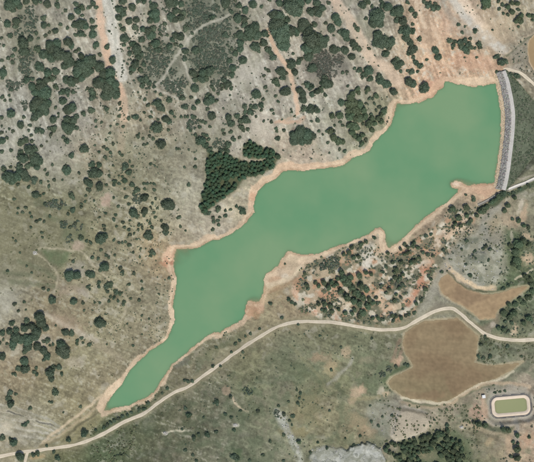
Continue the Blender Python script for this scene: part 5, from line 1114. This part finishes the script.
sow(2000, U_(-25, 400), U_(-25, 160), .4, 1.1, np.concatenate([DARK, GREY]), nz(14, .50, 601)); sow(420, U_(120, 178), U_(30, 85), .6, 1.4, GREY, nz(9, .45, 602)); sow(520, U_(183, 240), U_(-5, 80), .6, 1.4, GREY, nz(7, .46, 603))
sow(1500, U_(88, 180), U_(90, 345), .3, .9, DARK, nz(12, .47, 604)); sow(420, U_(-25, 95), U_(150, 300), .4, 1.0, OLIVE, nz(12, .50, 605)); sow(200, U_(60, 180), U_(300, 380), .3, .8, OLIVE, nz(12, .5, 606))
inmq = lambda u, v: in_poly(u, v, mq) & (fbm(u, v, 6.5, 4, 81) < .57) & (fbm(u, v, 5, 4, 82) < .60) & (fbm(u, v, 9, 3, 607) > .40)
sow(7000, U_(290, 480), U_(205, 328), .5, 1.3, np.concatenate([OLIVE + 6, OLIVE + 10, GREY + 8]), inmq)
sow(1500, U_(130, 402), U_(330, 470), .3, .95, np.concatenate([OLIVE, DARK]), lambda u, v: (fbm(u, v, 13, 4, 608) > .52) & (v > 440 - .62 * (u - 40)) & ~in_poly(u, v, OUTCROP))
sow(500, U_(90, 135), U_(425, 470), .5, 1.2, OLIVE, nz(8, .48, 609)); sow(700, U_(500, 560), U_(228, 335), .5, 1.4, DARK, nz(10, .44, 610)); sow(500, U_(478, 545), U_(336, 365), .4, 1.1, OLIVE, nz(8, .45, 611))
sow(900, U_(385, 480), U_(404, 475), .5, 1.2, OLIVE, nz(8, .5, 612)); sow(300, U_(465, 560), U_(385, 480), .4, 1.1, np.concatenate([OLIVE, GREY]), nz(8, .5, 613)); sow(500, U_(445, 510), U_(205, 285), .4, 1.1, np.concatenate([GREY, OLIVE]), nz(7, .5, 614))
sow(260, U_(400, 530), U_(-20, 75), .3, .9, DARK, nz(10, .52, 615)); sow(150, U_(512, 545), U_(40, 78), .4, 1.0, GREY, nz(8, .45, 616))
sow(260, U_(478, 545), U_(178, 215), .6, 1.4, DARK, lambda u, v: (sdf(u, v, SPILLL, False) > 1.8) & (sdf(u, v, SPILLL, False) < 7) & (v > np.interp(u, SPILLL[:, 0], SPILLL[:, 1])))
sow(160, U_(92, 150), U_(400, 438), .5, 1.2, OLIVE, lambda u, v: (sdf(u, v, ROADL, False) < 9) & (v < np.interp(u, ROADL[:, 0], ROADL[:, 1])))
Pp = np.concatenate(pos); Rr = np.concatenate(rad); Cc = np.concatenate(colr)
print('scrub', len(Pp))
def tuft(nleaf, size, seed, core=.78, base=ICO0, nc=1):
    g = np.random.default_rng(seed); vs_, fs_ = [], []; t = 0
    for k in range(nc):
        a_ = g.uniform(0, 6.28); q_ = 0 if nc == 1 else .36 * (k > 0); r_ = core if nc == 1 else core * g.uniform(.55, .8)
        c_ = np.array((q_ * math.cos(a_), q_ * math.sin(a_), 0))
        v = base[0] * r_ * (1 + .15 * g.uniform(-1, 1, (len(base[0]), 1))) + c_; vs_.append(v); fs_.append(base[1] + t); t += len(v)
        m_ = nleaf // nc; d_ = g.normal(0, 1, (m_, 3)); d_[:, 2] = np.abs(d_[:, 2]); d_ /= np.linalg.norm(d_, axis=1)[:, None]
        lv, lf = leaves(c_ + d_ * r_ * g.uniform(.9, 1.3, (m_, 1)), d_, size, seed + 3 + k); vs_.append(lv); fs_.append(lf + t); t += len(lv)
    return np.concatenate(vs_), np.concatenate(fs_)
o_ = scatter_mesh('low_scrub', tuft(16, .34, 31), wpos(Pp[:, 0], Pp[:, 1], zat(Pp[:, 0], Pp[:, 1]) + Rr * .15), Rr, M['scrub'], s2l(np.clip(Cc, 20, 240)), jit=.18, flat=.75)
tag(o_, 'low grey-green scrub and tufts scattered over the slopes', 'scrub', kind='stuff')
RS = np.array(rest)
o_ = scatter_mesh('bushes', tuft(150, .17, 37, .9, ICO1, 4), wpos(RS[:, 0], RS[:, 1], zat(RS[:, 0], RS[:, 1]) + RS[:, 2] * .35), RS[:, 2] * 1.12, M['scrub'], s2l(np.array([(87,101,80),(83,97,78),(91,103,81),(79,95,75)])[rng.integers(0, 4, len(RS))] + rng.uniform(-6, 6, (len(RS), 1))), jit=.10, flat=1.0)
tag(o_, 'smaller dark bushes sprinkled between the oaks', 'bushes', kind='stuff')
# scrub on the back of the dam
n = 1500
k = rng.integers(0, len(CRESTL), n); off = rng.uniform(3.2, 24, n)
lim = np.clip(np.minimum(3 + (CRESTL[k, 1] - 71) * .62, 2.5 + (190 - CRESTL[k, 1]) * .62), 0, 25)
m = (off < lim - .3); k, off = k[m], off[m]
A = CRESTL[k] + off[:, None] * cN[k]
m = fbm(A[:, 0], A[:, 1], 7, 3, 701) > .36; A, off = A[m], off[m]
cc = np.array([(84,96,74),(92,102,80),(78,92,72),(104,110,90),(120,120,104)])[rng.integers(0, 5, len(A))] + rng.uniform(-7, 7, (len(A), 1))
o_ = scatter_mesh('dam_scrub', tuft(16, .34, 41), wpos(A[:, 0], A[:, 1], dam_prof(off) + .1), rng.uniform(.4, 1.1, len(A)), M['scrub'], s2l(cc), jit=.18, flat=.75)
tag(o_, 'dark low scrub covering the downstream slope of the dam', 'scrub', kind='stuff')

# ---- the same bushy hillside goes on beyond the frame
n = 2600
ou = rng.uniform(-230, 764, n); ov = rng.uniform(-230, 692, n)
m = (((ou < -7) | (ou > 541) | (ov < -7) | (ov > 469)) & (fbm(ou, ov, 26, 3, 801) > .5)
     & (sdf(ou, ov, ROADL, False) > 5) & (sdf(ou, ov, SPURL, False) > 5) & (sdf(ou, ov, EASTL, False) > 5) & (sdf(ou, ov, SPILLL, False) > 4) & (sdf(ou, ov, FIELD_NE) > 3))
ou, ov = ou[m], ov[m]; orr = rng.uniform(1.0, 4.6, len(ou)) ** 1.0
o_ = scatter_mesh('distant_bushes', tuft(110, .19, 39, .9, ICO1, 3), wpos(ou, ov, zfull(ou, ov) + orr * .35), orr, M['scrub'], s2l(np.array([(87,101,80),(83,97,78),(91,103,81),(79,95,75)])[rng.integers(0, 4, len(ou))] + rng.uniform(-6, 6, (len(ou), 1))), jit=.10)
tag(o_, 'dark bushes covering the hillsides beyond the reservoir', 'bushes', kind='stuff')
